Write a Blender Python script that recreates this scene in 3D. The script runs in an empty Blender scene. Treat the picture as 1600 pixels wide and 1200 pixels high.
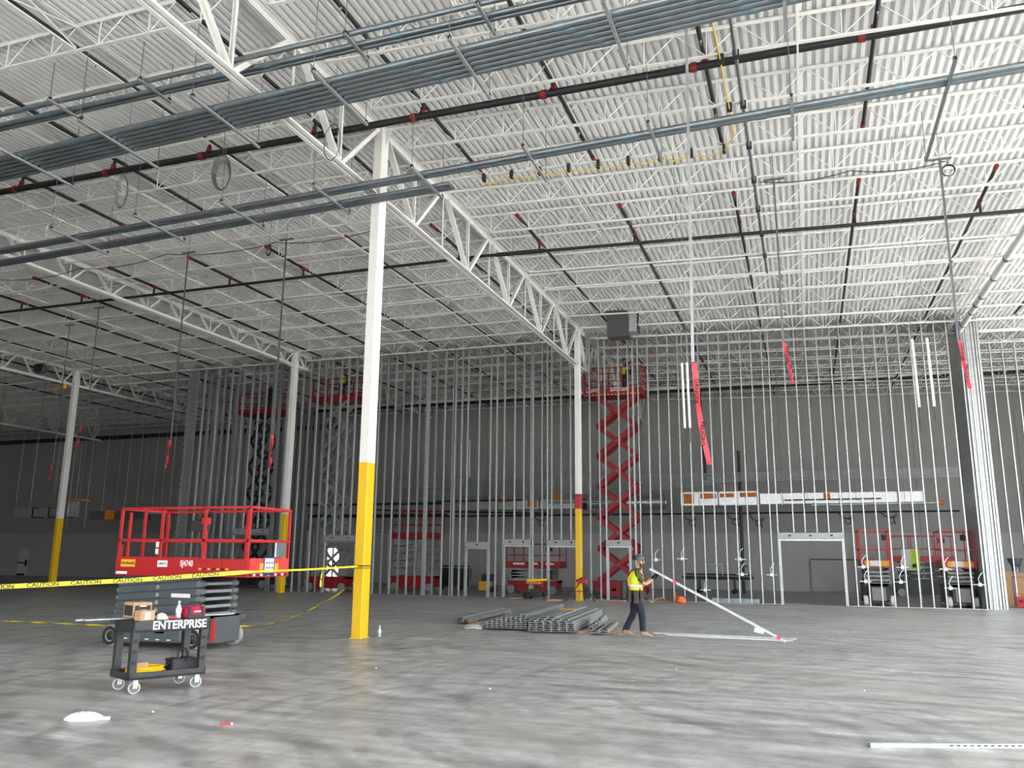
import bpy, math, random
from mathutils import Vector, Matrix, Euler
random.seed(7)
V = Vector
scene = bpy.context.scene
C = scene.collection

# ---------------------------------------------------------------- camera
YAW, PITCH, ROLL, CAMH, FPX = 0.3378, 0.2068, 0.0093, 1.7, 1299.2
def cam_axes():
    cy, sy = math.cos(YAW), math.sin(YAW)
    f0 = V((-sy, cy, 0)); r0 = V((cy, sy, 0)); u0 = V((0, 0, 1))
    f = f0*math.cos(PITCH)+u0*math.sin(PITCH); u = u0*math.cos(PITCH)-f0*math.sin(PITCH)
    r = r0*math.cos(ROLL)+u*math.sin(ROLL); u2 = u*math.cos(ROLL)-r0*math.sin(ROLL)
    return r, u2, f
_r, _u, _f = cam_axes()
cd = bpy.data.cameras.new('camera'); cam = bpy.data.objects.new('camera', cd); C.objects.link(cam)
cam.matrix_world = Matrix(((_r.x, _u.x, -_f.x, 0), (_r.y, _u.y, -_f.y, 0), (_r.z, _u.z, -_f.z, CAMH), (0, 0, 0, 1)))
cd.sensor_width = 36; cd.lens = 36*FPX/1600; cd.clip_end = 400
scene.camera = cam
def near_view(p, m=1.25):          # is a point within (a bit more than) the field of view; only used to skip unseen repeats
    d = V(p)-V((0, 0, CAMH)); z = d.dot(_f)
    return z > .5 and abs(d.dot(_r)/z) < m*800/FPX and abs(d.dot(_u)/z) < m*600/FPX

# ---------------------------------------------------------------- world, light, exposure
w = bpy.data.worlds.new('overcast_sky'); scene.world = w; w.use_nodes = True
bg = w.node_tree.nodes['Background']; bg.inputs[0].default_value = (0.93, 0.97, 1.0, 1); bg.inputs[1].default_value = 4.0
def portal(name, loc, rot, sx, sy):
    l = bpy.data.lights.new(name, 'AREA'); l.shape = 'RECTANGLE'; l.size = sx; l.size_y = sy; l.cycles.is_portal = True
    o = bpy.data.objects.new(name, l); C.objects.link(o); o.location = loc; o.rotation_euler = rot
sl = bpy.data.lights.new('sun', 'SUN'); sl.energy = 12; sl.angle = math.radians(4); sl.color = (1, .97, .93)
so = bpy.data.objects.new('sun', sl); C.objects.link(so); so.rotation_euler = Vector((-.55, .28, -.8)).to_track_quat('-Z', 'Y').to_euler()   # high sun, outside to the right
vs = scene.view_settings
vs.view_transform = 'Standard'; vs.look = 'None'; vs.gamma = 1; vs.use_curve_mapping = False; vs.exposure = 1.12
scene.cycles.max_bounces = 8; scene.cycles.diffuse_bounces = 6; scene.cycles.glossy_bounces = 4; scene.cycles.caustics_reflective = False
scene.cycles.sample_clamp_indirect = 6

# ---------------------------------------------------------------- helpers
class MB:
    def __init__(s): s.v = []; s.f = []; s.mi = []; s.sm = []
    def add(s, vs_, fs, mi=0, smooth=False):
        b = len(s.v); s.v += [tuple(p) for p in vs_]
        for f in fs: s.f.append([i+b for i in f]); s.mi.append(mi); s.sm.append(smooth)
        return s
    def obox(s, c, ax, ay, az, mi=0):
        c = V(c); ax = V(ax); ay = V(ay); az = V(az)
        P = [c+ax*i+ay*j+az*k for k in (-1, 1) for j in (-1, 1) for i in (-1, 1)]
        return s.add(P, [(0, 2, 3, 1), (4, 5, 7, 6), (0, 1, 5, 4), (2, 6, 7, 3), (0, 4, 6, 2), (1, 3, 7, 5)], mi)
    def box(s, x0, x1, y0, y1, z0, z1, mi=0):
        return s.obox(((x0+x1)/2, (y0+y1)/2, (z0+z1)/2), ((x1-x0)/2, 0, 0), (0, (y1-y0)/2, 0), (0, 0, (z1-z0)/2), mi)
    def bevbox(s, x0, x1, y0, y1, z0, z1, b, mi=0):      # box with chamfered vertical edges
        pr = [(x0+b, y0), (x1-b, y0), (x1, y0+b), (x1, y1-b), (x1-b, y1), (x0+b, y1), (x0, y1-b), (x0, y0+b)]
        n = 8; P = [(x, y, z0) for x, y in pr]+[(x, y, z1) for x, y in pr]
        return s.add(P, [tuple(range(n))[::-1], tuple(range(n, 2*n))]+[(i, (i+1) % n, n+(i+1) % n, n+i) for i in range(n)], mi)
    def frame(s, p0, p1, up=(0, 0, 1)):
        d = (V(p1)-V(p0)).normalized(); u = V(up)
        if abs(d.dot(u)) > .98: u = V((0, 1, 0))
        x = d.cross(u).normalized(); return d, x, x.cross(d).normalized()
    def bar(s, p0, p1, wd, ht, up=(0, 0, 1), mi=0):
        d, x, y = s.frame(p0, p1, up); p0 = V(p0); p1 = V(p1)
        return s.obox((p0+p1)/2, x*wd/2, d*((p1-p0).length/2), y*ht/2, mi)
    def prism(s, pr, p0, p1, up=(0, 0, 1), mi=0):
        d, x, y = s.frame(p0, p1, up); n = len(pr)
        P = [V(p)+x*a+y*b for p in (p0, p1) for a, b in pr]
        return s.add(P, [tuple(range(n)), tuple(range(n, 2*n))[::-1]]+[(i, n+i, n+(i+1) % n, (i+1) % n) for i in range(n)], mi)
    def tube(s, p0, p1, r, n=8, r1=None, mi=0, caps=True):
        d, x, y = s.frame(p0, p1); r1 = r if r1 is None else r1
        P = [V(p)+(x*math.cos(2*math.pi*i/n)+y*math.sin(2*math.pi*i/n))*q for p, q in ((p0, r), (p1, r1)) for i in range(n)]
        s.add(P, [(i, n+i, n+(i+1) % n, (i+1) % n) for i in range(n)], mi, True)
        if caps: s.add(P, [tuple(range(n)), tuple(range(n, 2*n))[::-1]], mi)
        return s
    def path(s, pts, r, n=6, mi=0, closed=False):
        pts = [V(p) for p in pts]; m = len(pts); P = []; x = None
        for i, p in enumerate(pts):
            a = pts[(i-1) % m] if closed or i else p; b = pts[(i+1) % m] if closed or i < m-1 else p
            d = (b-a).normalized()
            if x is None: x = d.cross(V((0, 0, 1)) if abs(d.z) < .95 else V((0, 1, 0))).normalized()
            x = (x-d*x.dot(d)).normalized(); y = x.cross(d)
            P += [p+(x*math.cos(2*math.pi*k/n)+y*math.sin(2*math.pi*k/n))*r for k in range(n)]
        F = []
        for i in range(m if closed else m-1):
            j = (i+1) % m
            F += [(i*n+k, j*n+k, j*n+(k+1) % n, i*n+(k+1) % n) for k in range(n)]
        s.add(P, F, mi, True)
        if not closed: s.add(P[:n], [tuple(range(n))], mi).add(P[-n:], [tuple(range(n))[::-1]], mi)
        return s
    def lathe(s, prof, c, axis=(0, 0, 1), n=16, mi=0, smooth=True):
        c = V(c); a = V(axis).normalized(); x = a.cross(V((0, 0, 1)) if abs(a.z) < .9 else V((1, 0, 0))).normalized(); y = a.cross(x)
        P = [c+a*h+(x*math.cos(2*math.pi*k/n)+y*math.sin(2*math.pi*k/n))*r for r, h in prof for k in range(n)]
        F = [(i*n+k, i*n+(k+1) % n, (i+1)*n+(k+1) % n, (i+1)*n+k) for i in range(len(prof)-1) for k in range(n)]
        s.add(P, F, mi, smooth)
        return s
    def loft(s, rings, mi=0, smooth=True, cap=True):
        n = len(rings[0]); P = [p for r in rings for p in r]
        s.add(P, [(i*n+k, i*n+(k+1) % n, (i+1)*n+(k+1) % n, (i+1)*n+k) for i in range(len(rings)-1) for k in range(n)], mi, smooth)
        if cap: s.add(rings[0], [tuple(range(n))[::-1]], mi).add(rings[-1], [tuple(range(n))], mi)
        return s
    def mesh(s, name):
        me = bpy.data.meshes.new(name); me.from_pydata(s.v, [], s.f)
        me.polygons.foreach_set('material_index', s.mi); me.polygons.foreach_set('use_smooth', s.sm); me.update()
        return me
    def build(s, name, mats, parent=None, loc=None):
        me = s.mesh(name)
        for m in (mats if isinstance(mats, (list, tuple)) else [mats]): me.materials.append(m)
        return link(name, me, parent, loc)
def link(name, me, parent=None, loc=None, rotz=0):
    o = bpy.data.objects.new(name, me); C.objects.link(o); o.parent = parent
    if loc is not None: o.location = loc
    if rotz: o.rotation_euler = (0, 0, rotz)
    return o
def tag(o, label, cat, group=None):
    o['label'] = label; o['category'] = cat
    if group: o['group'] = group
    return o
def thing(name, label, cat, loc=(0, 0, 0), rotz=0, group=None):
    return tag(link(name, None, None, loc, rotz), label, cat, group)
def struct(o): o['kind'] = 'structure'; return o
def copy_tree(o, parent=None):
    c = o.copy(); C.objects.link(c); c.parent = parent
    for ch in list(o.children): copy_tree(ch, c)
    return c
def text(name, s, size, m, parent, loc, rot, depth=.002, align='CENTER', sx=1):
    cu = bpy.data.curves.new(name, 'FONT'); cu.body = s; cu.size = size; cu.extrude = depth; cu.align_x = align; cu.align_y = 'CENTER'; cu.offset = size*.018
    t = bpy.data.objects.new(name, cu); C.objects.link(t)
    me = bpy.data.meshes.new_from_object(t.evaluated_get(bpy.context.evaluated_depsgraph_get()))
    bpy.data.objects.remove(t)
    for p in me.vertices: p.co.x *= sx
    me.materials.clear(); me.materials.append(m)
    o = link(name, me, parent, loc); o.rotation_euler = rot
    return o

# ---------------------------------------------------------------- materials
MT = {}
def mat(name, col, rough=.5, metal=0.0, var=.06, scale=6, bump=0, col2=None, spec=.5, detail=4):
    if name in MT: return MT[name]
    m = bpy.data.materials.new(name); m.use_nodes = True; nt = m.node_tree; b = nt.nodes['Principled BSDF']
    b.inputs['Roughness'].default_value = rough; b.inputs['Metallic'].default_value = metal; b.inputs['Specular IOR Level'].default_value = spec
    tc = nt.nodes.new('ShaderNodeTexCoord'); nz = nt.nodes.new('ShaderNodeTexNoise'); nz.inputs['Scale'].default_value = scale; nz.inputs['Detail'].default_value = detail
    nt.links.new(tc.outputs['Object'], nz.inputs['Vector'])
    rp = nt.nodes.new('ShaderNodeValToRGB'); rp.color_ramp.elements[0].position = .3; rp.color_ramp.elements[1].position = .7
    c2 = col2 or [min(1, x*(1+var)) for x in col]; c1 = [x*(1-var) for x in col]
    rp.color_ramp.elements[0].color = (*c1, 1); rp.color_ramp.elements[1].color = (*c2, 1)
    nt.links.new(nz.outputs['Fac'], rp.inputs['Fac']); nt.links.new(rp.outputs['Color'], b.inputs['Base Color'])
    if bump:
        bp = nt.nodes.new('ShaderNodeBump'); bp.inputs['Strength'].default_value = bump; bp.inputs['Distance'].default_value = .01
        nt.links.new(nz.outputs['Fac'], bp.inputs['Height']); nt.links.new(bp.outputs['Normal'], b.inputs['Normal'])
    MT[name] = m; return m
M_WHITE = mat('white_steel_paint', (.80, .79, .76), .5, var=.03)
M_DECK = mat('white_roof_deck', (.82, .82, .815), .55, var=.02, scale=2)
M_GALV = mat('galvanised_steel', (.50, .52, .53), .42, .75, var=.14, scale=9)
M_COND = mat('galvanised_conduit', (.24, .27, .29), .36, .8, var=.10, scale=5)
M_COND2 = mat('conduit_coupling', (.22, .30, .34), .4, .8)
M_BLACKP = mat('black_pipe', (.012, .012, .014), .45, var=.2)
M_BLACK = mat('black_plastic', (.018, .018, .02), .55, var=.2)
M_CARTP = mat('black_cart_plastic', (.03, .03, .032), .5, var=.2)
M_RUB = mat('black_rubber', (.02, .02, .02), .8)
M_TYRE = mat('grey_tyre', (.33, .33, .32), .8, var=.12)
M_RED = mat('red_lift_paint', (.46, .014, .016), .38, var=.07)
M_DRED = mat('dark_red_lift_paint', (.36, .008, .018), .42, var=.07)
M_COUP = mat('red_coupling', (.22, .012, .012), .5)
M_GREY = mat('grey_lift_paint', (.085, .10, .11), .42, var=.08)
M_MGREY = mat('mid_grey_lift_paint', (.17, .18, .185), .45, var=.08)
M_LGREY = mat('light_grey_lift_paint', (.33, .34, .34), .45, var=.08)
M_DARK = mat('dark_lift_paint', (.025, .027, .03), .45)
M_YEL = mat('yellow_column_paint', (.82, .50, .004), .4, var=.03)
M_REDC = mat('red_column_paint', (.42, .01, .02), .4)
M_WALL = mat('grey_precast', (.36, .36, .35), .8, var=.05, scale=.8, bump=.05)
M_WALL2 = mat('grey_precast_primer', (.46, .46, .455), .8, var=.04, scale=.8, bump=.05)
M_OR = mat('orange_plastic', (.62, .17, .01), .55)
M_FOIL = mat('foil_insulation', (.50, .51, .52), .3, .85, var=.15, scale=14, bump=.6)
M_CARD = mat('cardboard', (.50, .30, .16), .85, var=.08)
M_CARDB = mat('printed_black_card', (.03, .028, .026), .7)
M_PAPER = mat('white_paper', (.85, .85, .85), .7, var=.02)
M_WHT = mat('white_print', (.88, .88, .88), .6, var=.01)
M_BLK = mat('black_print', (.012, .012, .012), .6)
M_TAPE = mat('yellow_caution_film', (.92, .80, .01), .35, var=.03)
M_RTAPE = mat('red_danger_film', (.85, .05, .08), .4, var=.05)
M_CAB = mat('yellow_cable', (.90, .55, .01), .45)
M_YDEC = mat('yellow_decal', (.85, .42, .03), .5)
M_BLUE = mat('navy_sleeve', (.01, .03, .12), .4)
M_WOOD = mat('wood', (.42, .25, .14), .75, var=.15, scale=12)
M_GLASS = mat('clear_bottle', (.48, .53, .57), .12, spec=.6)
M_LBL = mat('bottle_label', (.75, .8, .86), .5)
M_SKIN = mat('skin', (.55, .27, .17), .55)
M_GREEN = mat('olive_shirt', (.055, .075, .03), .85)
M_VEST = mat('hi_vis_yellow', (.66, .85, .02), .6)
M_VESTO = mat('hi_vis_orange', (.95, .35, .08), .6)
M_REFL = mat('reflective_strip', (.85, .85, .82), .35)
M_JEAN = mat('dark_denim', (.012, .017, .03), .85, var=.25, scale=20)
M_BOOT = mat('tan_boot', (.38, .27, .19), .8)
M_HELM = mat('grey_helmet', (.07, .085, .09), .45)
M_GLOVE = mat('black_glove', (.02, .022, .025), .8)
M_LEATH = mat('dark_leather', (.05, .035, .03), .7)
M_SOFFIT = mat('grey_heater_case', (.065, .068, .072), .5)
M_TEALST = mat('shaded_zinc', (.36, .38, .39), .5, .7, var=.1)  # galvanised steel with shade painted in, for the corner strips

def floor_material():
    m = bpy.data.materials.new('trowelled_concrete'); m.use_nodes = True; nt = m.node_tree; N = nt.nodes; L = nt.links; b = N['Principled BSDF']
    g = N.new('ShaderNodeNewGeometry')
    def noise(sc, det, rot=0, st=(1, 1, 1), dist=0):
        mp = N.new('ShaderNodeMapping'); mp.inputs['Rotation'].default_value = (0, 0, rot); mp.inputs['Scale'].default_value = st
        L.new(g.outputs['Position'], mp.inputs['Vector']); n = N.new('ShaderNodeTexNoise'); n.inputs['Scale'].default_value = sc; n.inputs['Detail'].default_value = det; n.inputs['Distortion'].default_value = dist
        L.new(mp.outputs['Vector'], n.inputs['Vector']); return n.outputs['Fac']
    def ramp(f, p0, p1, c0, c1):
        r = N.new('ShaderNodeValToRGB'); e = r.color_ramp.elements; e[0].position = p0; e[1].position = p1; e[0].color = (*c0, 1); e[1].color = (*c1, 1); L.new(f, r.inputs['Fac']); return r.outputs['Color']
    def mix(a, bb, f, mode='MIX', val=None):
        x = N.new('ShaderNodeMix'); x.data_type = 'RGBA'; x.blend_type = mode
        if f is None: x.inputs['Factor'].default_value = val
        else: L.new(f, x.inputs['Factor'])
        L.new(a, x.inputs[6]); L.new(bb, x.inputs[7]); return x.outputs[2]
    base = ramp(noise(.30, 9, dist=.8), .28, .72, (.35, .352, .355), (.455, .457, .46))
    base = mix(base, ramp(noise(1.5, 9, .4, (1, 1.1, 1), 1.2), .32, .68, (.74, .74, .745), (1.18, 1.18, 1.175)), None, 'MULTIPLY', .75)
    base = mix(base, ramp(noise(5, 8, 1.2, (1.6, .7, 1), .6), .30, .70, (.80, .80, .805), (1.15, 1.15, 1.145)), None, 'MULTIPLY', .7)
    # swept trowel streaks in several directions
    for rot, sc, lo in ((.75, (.30, 3.4, 1), .80), (-.45, (.25, 3.0, 1), .84), (1.5, (.3, 3.4, 1), .84)):
        base = mix(base, ramp(noise(1.3, 6, rot, sc, .8), .34, .60, (lo, lo, lo), (1.10, 1.10, 1.095)), None, 'MULTIPLY', .7)
    # pale and dark rings left by turning tyres
    for (cx, cy), sc, lo, hi, f in (((1.0, 12.5), .50, .72, 1.06, .8), ((-3.2, 17.5), .42, .84, 1.12, .75), ((3.8, 22.0), .33, .72, 1.08, .8), ((-7.5, 5.5), .38, .86, 1.1, .7), ((-1.5, 9.0), .62, .88, 1.18, .8)):
        mp = N.new('ShaderNodeMapping'); mp.inputs['Location'].default_value = (-cx, -cy, 0); L.new(g.outputs['Position'], mp.inputs['Vector'])
        wv = N.new('ShaderNodeTexWave'); wv.wave_type = 'RINGS'; wv.rings_direction = 'Z'; wv.inputs['Scale'].default_value = sc; wv.inputs['Distortion'].default_value = 3.5; wv.inputs['Detail'].default_value = 5; wv.inputs['Detail Scale'].default_value = 1.2
        L.new(mp.outputs['Vector'], wv.inputs['Vector'])
        msk = ramp(noise(.35, 3, cx, dist=.5), .45, .62, (0, 0, 0), (f, f, f))
        base = mix(base, ramp(wv.outputs['Fac'], .06, .30, (lo, lo, lo), (hi, hi, hi)), msk, 'MULTIPLY')
    # sandy dust and pale powder
    tan = N.new('ShaderNodeRGB'); tan.outputs[0].default_value = (.44, .405, .36, 1)
    base = mix(base, tan.outputs[0], ramp(noise(.33, 7, .3, (.7, 1.5, 1), 1.2), .54, .74, (0, 0, 0), (.7, .7, .7)))
    wht = N.new('ShaderNodeRGB'); wht.outputs[0].default_value = (.54, .55, .55, 1)
    base = mix(base, wht.outputs[0], ramp(noise(.5, 8, -.4, (.6, 1.8, 1), 2), .54, .72, (0, 0, 0), (.75, .75, .75)))
    L.new(base, b.inputs['Base Color'])
    L.new(ramp(noise(.9, 6, .2, (.5, 2, 1), .5), .3, .7, (.30, .30, .30), (.52, .52, .52)), b.inputs['Roughness'])
    bp = N.new('ShaderNodeBump'); bp.inputs['Strength'].default_value = .08; bp.inputs['Distance'].default_value = .01
    L.new(noise(7, 6), bp.inputs['Height']); L.new(bp.outputs['Normal'], b.inputs['Normal'])
    return m
M_FLOOR = floor_material()
M_GROUND = mat('pale_gravel', (.55, .54, .51), .9, var=.15, scale=3)

# ---------------------------------------------------------------- shell of the building
X1, Y1, DX, DY = -9.2, 16.46, 14.7, 18.52
XL, XR, YF, YB = -72.0, 17.5, -9.0, 52.0
YW = 36.07
SLOPE = .03
def rz(x): return 11.9 if x < X1 else 11.9-SLOPE*(x-X1)

struct(MB().box(XL, XR, YF, YB, -.3, 0).build('floor', M_FLOOR))
m = MB().add([(-160, -120, -.06), (160, -120, -.06), (160, 160, -.06), (-160, 160, -.06)], [(0, 1, 2, 3)])
struct(m.build('ground', M_GROUND))
def deck():
    m = MB(); p = .168
    prof = [(0, 0), (.072, 0), (.084, .085), (.148, .085), (.160, 0)]   # rib low flat, flute
    x = XL; pts = []
    while x < XR:
        for a, h in prof:
            if x+a <= XR: pts.append((x+a, rz(x+a)+.03+h))
        x += p
    n = len(pts); P = [(a, YF, h) for a, h in pts]+[(a, YB+.4, h) for a, h in pts]
    m.add(P, [(i, n+i, n+i+1, i+1) for i in range(n-1)])
    P = [(XL, YF, 12.2), (X1, YF, 12.2), (XR, YF, 12.2), (XL, YB+.4, 12.2), (X1, YB+.4, 12.2), (XR, YB+.4, 12.2)]
    m.add(P, [(0, 1, 4, 3), (1, 2, 5, 4)])
    return m
struct(deck().build('ceiling', M_DECK))

# back wall of precast panels with recessed joints and two door openings
def panel_wall(name, y, x0, x1, dx, holes, z_split=3.3):
    core = MB(); xs = [x0]; 
    cuts = sorted([x0, x1]+[h[0] for h in holes]+[h[1] for h in holes])
    for a, b in zip(cuts[:-1], cuts[1:]):
        hz = next((h[2] for h in holes if h[0] <= (a+b)/2 <= h[1]), 0)
        core.box(a, b, y+.06, y+.3, hz, 12.05)
    root = struct(core.build(name, M_WALL2))
    k = x0
    while k < x1-.01:
        e = min(x1, k+dx); cs = sorted([k, e]+[c for h in holes for c in h[:2] if k < c < e])
        for a, b in zip(cs[:-1], cs[1:]):
            hz = next((h[2] for h in holes if h[0] <= (a+b)/2 <= h[1]), 0)
            for z0, z1, mm in ((hz, z_split, M_WALL2), (z_split+.02, 11.95, M_WALL)):
                if z1-z0 > .05: MB().box(a+.012, b-.012, y, y+.058, z0, z1).build('panel', mm, root)
        k = e
    return root
wb = panel_wall('wall_back', YB, XL, XR, 5.2, [(-31.95, -30.9, 2.3)])
def solid(name, boxes, m=M_WALL):
    b = MB()
    for q in boxes: b.box(*q)
    return struct(b.build(name, m))
solid('wall_left', [(XL-.3, XL, YF, YB+.3, 0, 12.05)])
# open dock and storefront bays on the right and behind the camera, piers between them
def bays(name, axis, c, a0, a1, piers, sill_z, head_z):
    b = MB()
    def bx(u0, u1, z0, z1):
        b.box(c, c+.3, u0, u1, z0, z1) if axis == 'x' else b.box(u0, u1, c-.3, c, z0, z1)
    bx(a0, a1, head_z, 12.05)
    for u0, u1 in piers: bx(u0, u1, 0, head_z)
    return struct(b.build(name, M_WALL))
bays('wall_right', 'x', XR, YF-.3, YB+.3, [(YF-.3, YF+.7), (2, 3), (13.5, 14.5), (25, 26), (35.5, YB+.3)], 0, 9.6)
bays('wall_front', 'y', YF, XL-.3, XR+.3, [(XL-.3, -20), (-11, -10), (-1, 0), (9, 10), (XR-.7, XR+.3)], 0, 6.0)
portal('opening_right', (XR+.2, 13, 4.8), (0, math.pi/2, 0), 9.6, 46)
portal('opening_front', (-1.5, YF-.2, 3.0), (-math.pi/2, 0, 0), 37, 6.0)

# far exit doors in the back wall
d = MB().box(-60.65, -59.6, YB-.05, YB, 0, 2.1).build('door_1', mat('pale_door', (.62, .63, .63), .5)); struct(d)
MB().box(-60.6, -59.7, YB-.12, YB-.06, .95, 1.05).build('panic_bar', M_BLACK, d)
MB().box(-59.78, -59.62, YB-.14, YB-.06, .75, 1.25).build('latch_case', M_BLACK, d)
MB().box(-60.55, -59.75, YB-.1, YB-.052, 0, .16).build('kick_plate', M_BLACK, d)
MB().box(-60.75, -60.66, YB-.07, YB, 0, 2.2).build('door_frame', M_WALL2, d)
fr = MB(); 
for q in ((-32.02, -31.95, 0, 2.37), (-30.9, -30.83, 0, 2.37), (-32.02, -30.83, 2.3, 2.37)): fr.box(q[0], q[1], YB-.06, YB+.3, q[2], q[3])
struct(fr.build('door_2', M_SOFFIT))
# black service pipe and sloping eave channel along the head of the back wall
b = MB().box(XL, -31.5, YB-.22, YB-.005, 10.75, 11.05); tag(b.build('eave_channel', M_BLACK), 'black channel along the head of the rear wall in the dim left bay', 'channel')
t = thing('roof_beam', 'white beam with black pipe below it crossing high behind the stud wall', 'beam', (0, 46.7, 11.1))
for xa, xb in ((-30, -24.1), (-23.7, -9.4), (-9.0, 14)): MB().box(xa, xb, -.12, .12, .07, .2).build('beam', M_WHITE, t); MB().tube((xa, -.1, -.05), (xb, -.1, -.05), .09, 10).build('black_pipe', M_BLACKP, t)

# ---------------------------------------------------------------- steel columns
def column(x, y, ytop, label, red=None, base=0):
    t = thing('steel_column', label, 'column', (x, y, 0))
    a, c = .115, .165
    MB().bevbox(-a, a, -c, c, ytop if not red else red, 11.88, .012).build('shaft', M_WHITE, t)
    MB().bevbox(-a, a, -c, c, 0.02, ytop, .012).build('yellow_band', M_YEL, t)
    if red: MB().bevbox(-a, a, -c, c, ytop, red, .012).build('red_band', M_REDC, t)
    MB().box(-a-.02, a+.02, -c-.02, c+.02, 0, .02).build('base_plate', M_YEL, t)
    MB().box(-a-.03, a+.03, -c-.01, c+.01, 11.85, 11.885).build('cap_plate', M_WHITE, t)
    for s in (-1, 1):
        MB().add([(s*a, -.01, 11.8), (s*(a+.16), -.01, 11.8), (s*a, -.01, 11.45), (s*a, .01, 11.8), (s*(a+.16), .01, 11.8), (s*a, .01, 11.45)],
                 [(0, 1, 2), (3, 5, 4), (0, 3, 4, 1), (1, 4, 5, 2), (0, 2, 5, 3)]).build('gusset', M_WHITE, t)
    return t
c1 = column(X1, Y1, 3.76, 'white steel column with tall yellow base, caution tape tied round it')
c2 = column(X1, Y1+DY, 3.81, 'white steel column with red ring above its yellow base, beside black tripod', red=4.44)
c3 = column(X1-DX, Y1+DY, 3.72, 'white and yellow steel column standing behind the near red scissor lift')
c4 = column(-38.2, Y1+DY, 3.6, 'white and yellow steel column beside the foil-wrapped duct')
b = MB()
for q in ((1.46, 1.475), (1.50, 1.525)): b.box(-.121, .121, -.171, .171, *q)
b.build('tape_wrap', M_BLK, c1)
for i in range(9): MB().box(.1155, .1165, -.03, .05-.02*(i % 2), 1.35+.085*i, 1.40+.085*i).build('stencil_mark', M_WHT, c2)

# ---------------------------------------------------------------- girder trusses
def girder(x, y0, y1, depth, panel, style, label):
    t = thing('girder_truss', label, 'girder', (x, y0, 0), group='white roof girders'); L = y1-y0; zt = 11.82; zb = 11.9-depth
    for s in (-1, 1):
        MB().prism([(0, 0), (s*.1, 0), (s*.1, .012), (s*.012, .012), (s*.012, -.12), (0, -.12)][::1 if s > 0 else -1], (s*.02, .2, zt+.04), (s*.02, L-.2, zt+.04)).build('top_chord', M_WHITE, t)
        MB().prism([(0, 0), (s*.1, 0), (s*.1, -.012), (s*.012, -.012), (s*.012, .12), (0, .12)][::-1 if s > 0 else 1], (s*.02, .18, zb), (s*.02, L-.18, zb)).build('bottom_chord', M_WHITE, t)
    n = round(L/panel); p = L/n
    for k in range(n):
        a = k*p; bm = a+p/2
        if style == 2:
            for s in (-1, 1): MB().bar((s*.035, a+.2, zt), (s*.035, bm-.08, zb+.08), .045, .085, (1, 0, 0)).build('web_member', M_WHITE, t)
            MB().bar((0, bm+.08, zb+.08), (0, a+p-.2, zt), .10, .10, (1, 0, 0)).build('web_member', M_WHITE, t)
            for s in (-1, 1): MB().bar((s*.03, bm, zb+.08), (s*.03, bm, zt), .03, .05).build('web_vertical', M_WHITE, t)
            if k: MB().bar((0, a, zb+.1), (0, a, zt), .03, .04).build('web_vertical', M_WHITE, t)
        else:
            for s in (-1, 1): MB().bar((s*.03, a+.2, zt), (s*.03, bm-.05, zb+.06), .03, .06, (1, 0, 0)).build('web_member', M_WHITE, t)
            MB().bar((0, bm+.05, zb+.06), (0, a+p-.2, zt), .06, .06, (1, 0, 0)).build('web_member', M_WHITE, t)
            MB().bar((0, bm, zb+.06), (0, bm, zt), .03, .035).build('web_vertical', M_WHITE, t)
    MB().box(-.13, .13, .175, .36, zb-.04, zb).build('seat_plate', M_WHITE, t); MB().box(-.13, .13, L-.36, L-.175, zb-.04, zb).build('seat_plate', M_WHITE, t)
    return t
girder(X1, Y1-DY, Y1, 1.8, 3.704, 2, 'deep white roof girder meeting the taped column from the camera side')
girder(X1, Y1, Y1+DY, 1.8, 3.704, 2, 'deep white roof girder between taped column and red ringed column')
girder(X1, Y1+DY, YB-.3, 1.8, 3.404, 2, 'deep white roof girder running on behind the red ringed column')
girder(X1-DX, Y1, Y1+DY, .82, 1.852, 1, 'shallow white roof girder running to the column behind the near lift')
girder(X1-DX, Y1+DY, YB-.3, .82, 1.89, 1, 'shallow white roof girder beyond the column behind the near lift')
girder(-38.2, Y1, Y1+DY, 1.0, 1.852, 1, 'white roof girder running to the column beside the foil duct')
girder(-38.2, Y1+DY, YB-.3, 1.0, 1.89, 1, 'white roof girder beyond the column beside the foil duct')
girder(-53.0, Y1+DY, YB-.3, 1.3, 1.89, 1, 'white roof girder in the dim far corner near rear wall')

# ---------------------------------------------------------------- open web joists
def joist_meshes(L):
    top = MB(); bot = MB(); web = MB(); D = .6; zt = -.02; zb = -D
    for s in (-1, 1):
        top.prism([(0, 0), (s*.055, 0), (s*.055, -.007), (s*.007, -.007), (s*.007, -.055), (0, -.055)][::1 if s > 0 else -1], (0, s*.012, zt+.02), (L, s*.012, zt+.02))
        bot.prism([(0, 0), (s*.05, 0), (s*.05, .007), (s*.007, .007), (s*.007, .05), (0, .05)][::-1 if s > 0 else 1], (.75, s*.012, zb), (L-.75, s*.012, zb))
    n = max(2, round((L-1.5)/1.2)); p = (L-1.5)/n; pts = [(.05, 0, -.03), (.75, 0, zb+.02)]
    for k in range(n): pts += [(.75+(k+.5)*p, 0, -.03), (.75+(k+1)*p, 0, zb+.02)]
    pts.append((L-.05, 0, -.03))
    for a, b in zip(pts[:-1], pts[1:]): web.tube(a, b, .0135, 5, caps=False)
    for k in range(n+1): web.bar((.75+k*p, 0, zb), (.75+k*p, 0, -.03), .02, .02)
    out = []
    for mb, nm in ((top, 'top_chord'), (bot, 'bottom_chord'), (web, 'web')):
        me = mb.mesh(nm); me.materials.append(M_WHITE); out.append((nm, me))
    return out
BAYS = [(-67.7, -53.0, 'in dim left bay'), (-53.0, -38.2, 'left of foil duct column'), (-38.2, X1-DX, 'left of shallow girder'), (X1-DX, X1, 'between shallow and deep girders'), (X1, XR, 'right of deep girder')]
ROWS = [Y1+1.852*k for k in range(-7, 11)]+[Y1+DY+1.89*k for k in range(1, 9)]
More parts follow.
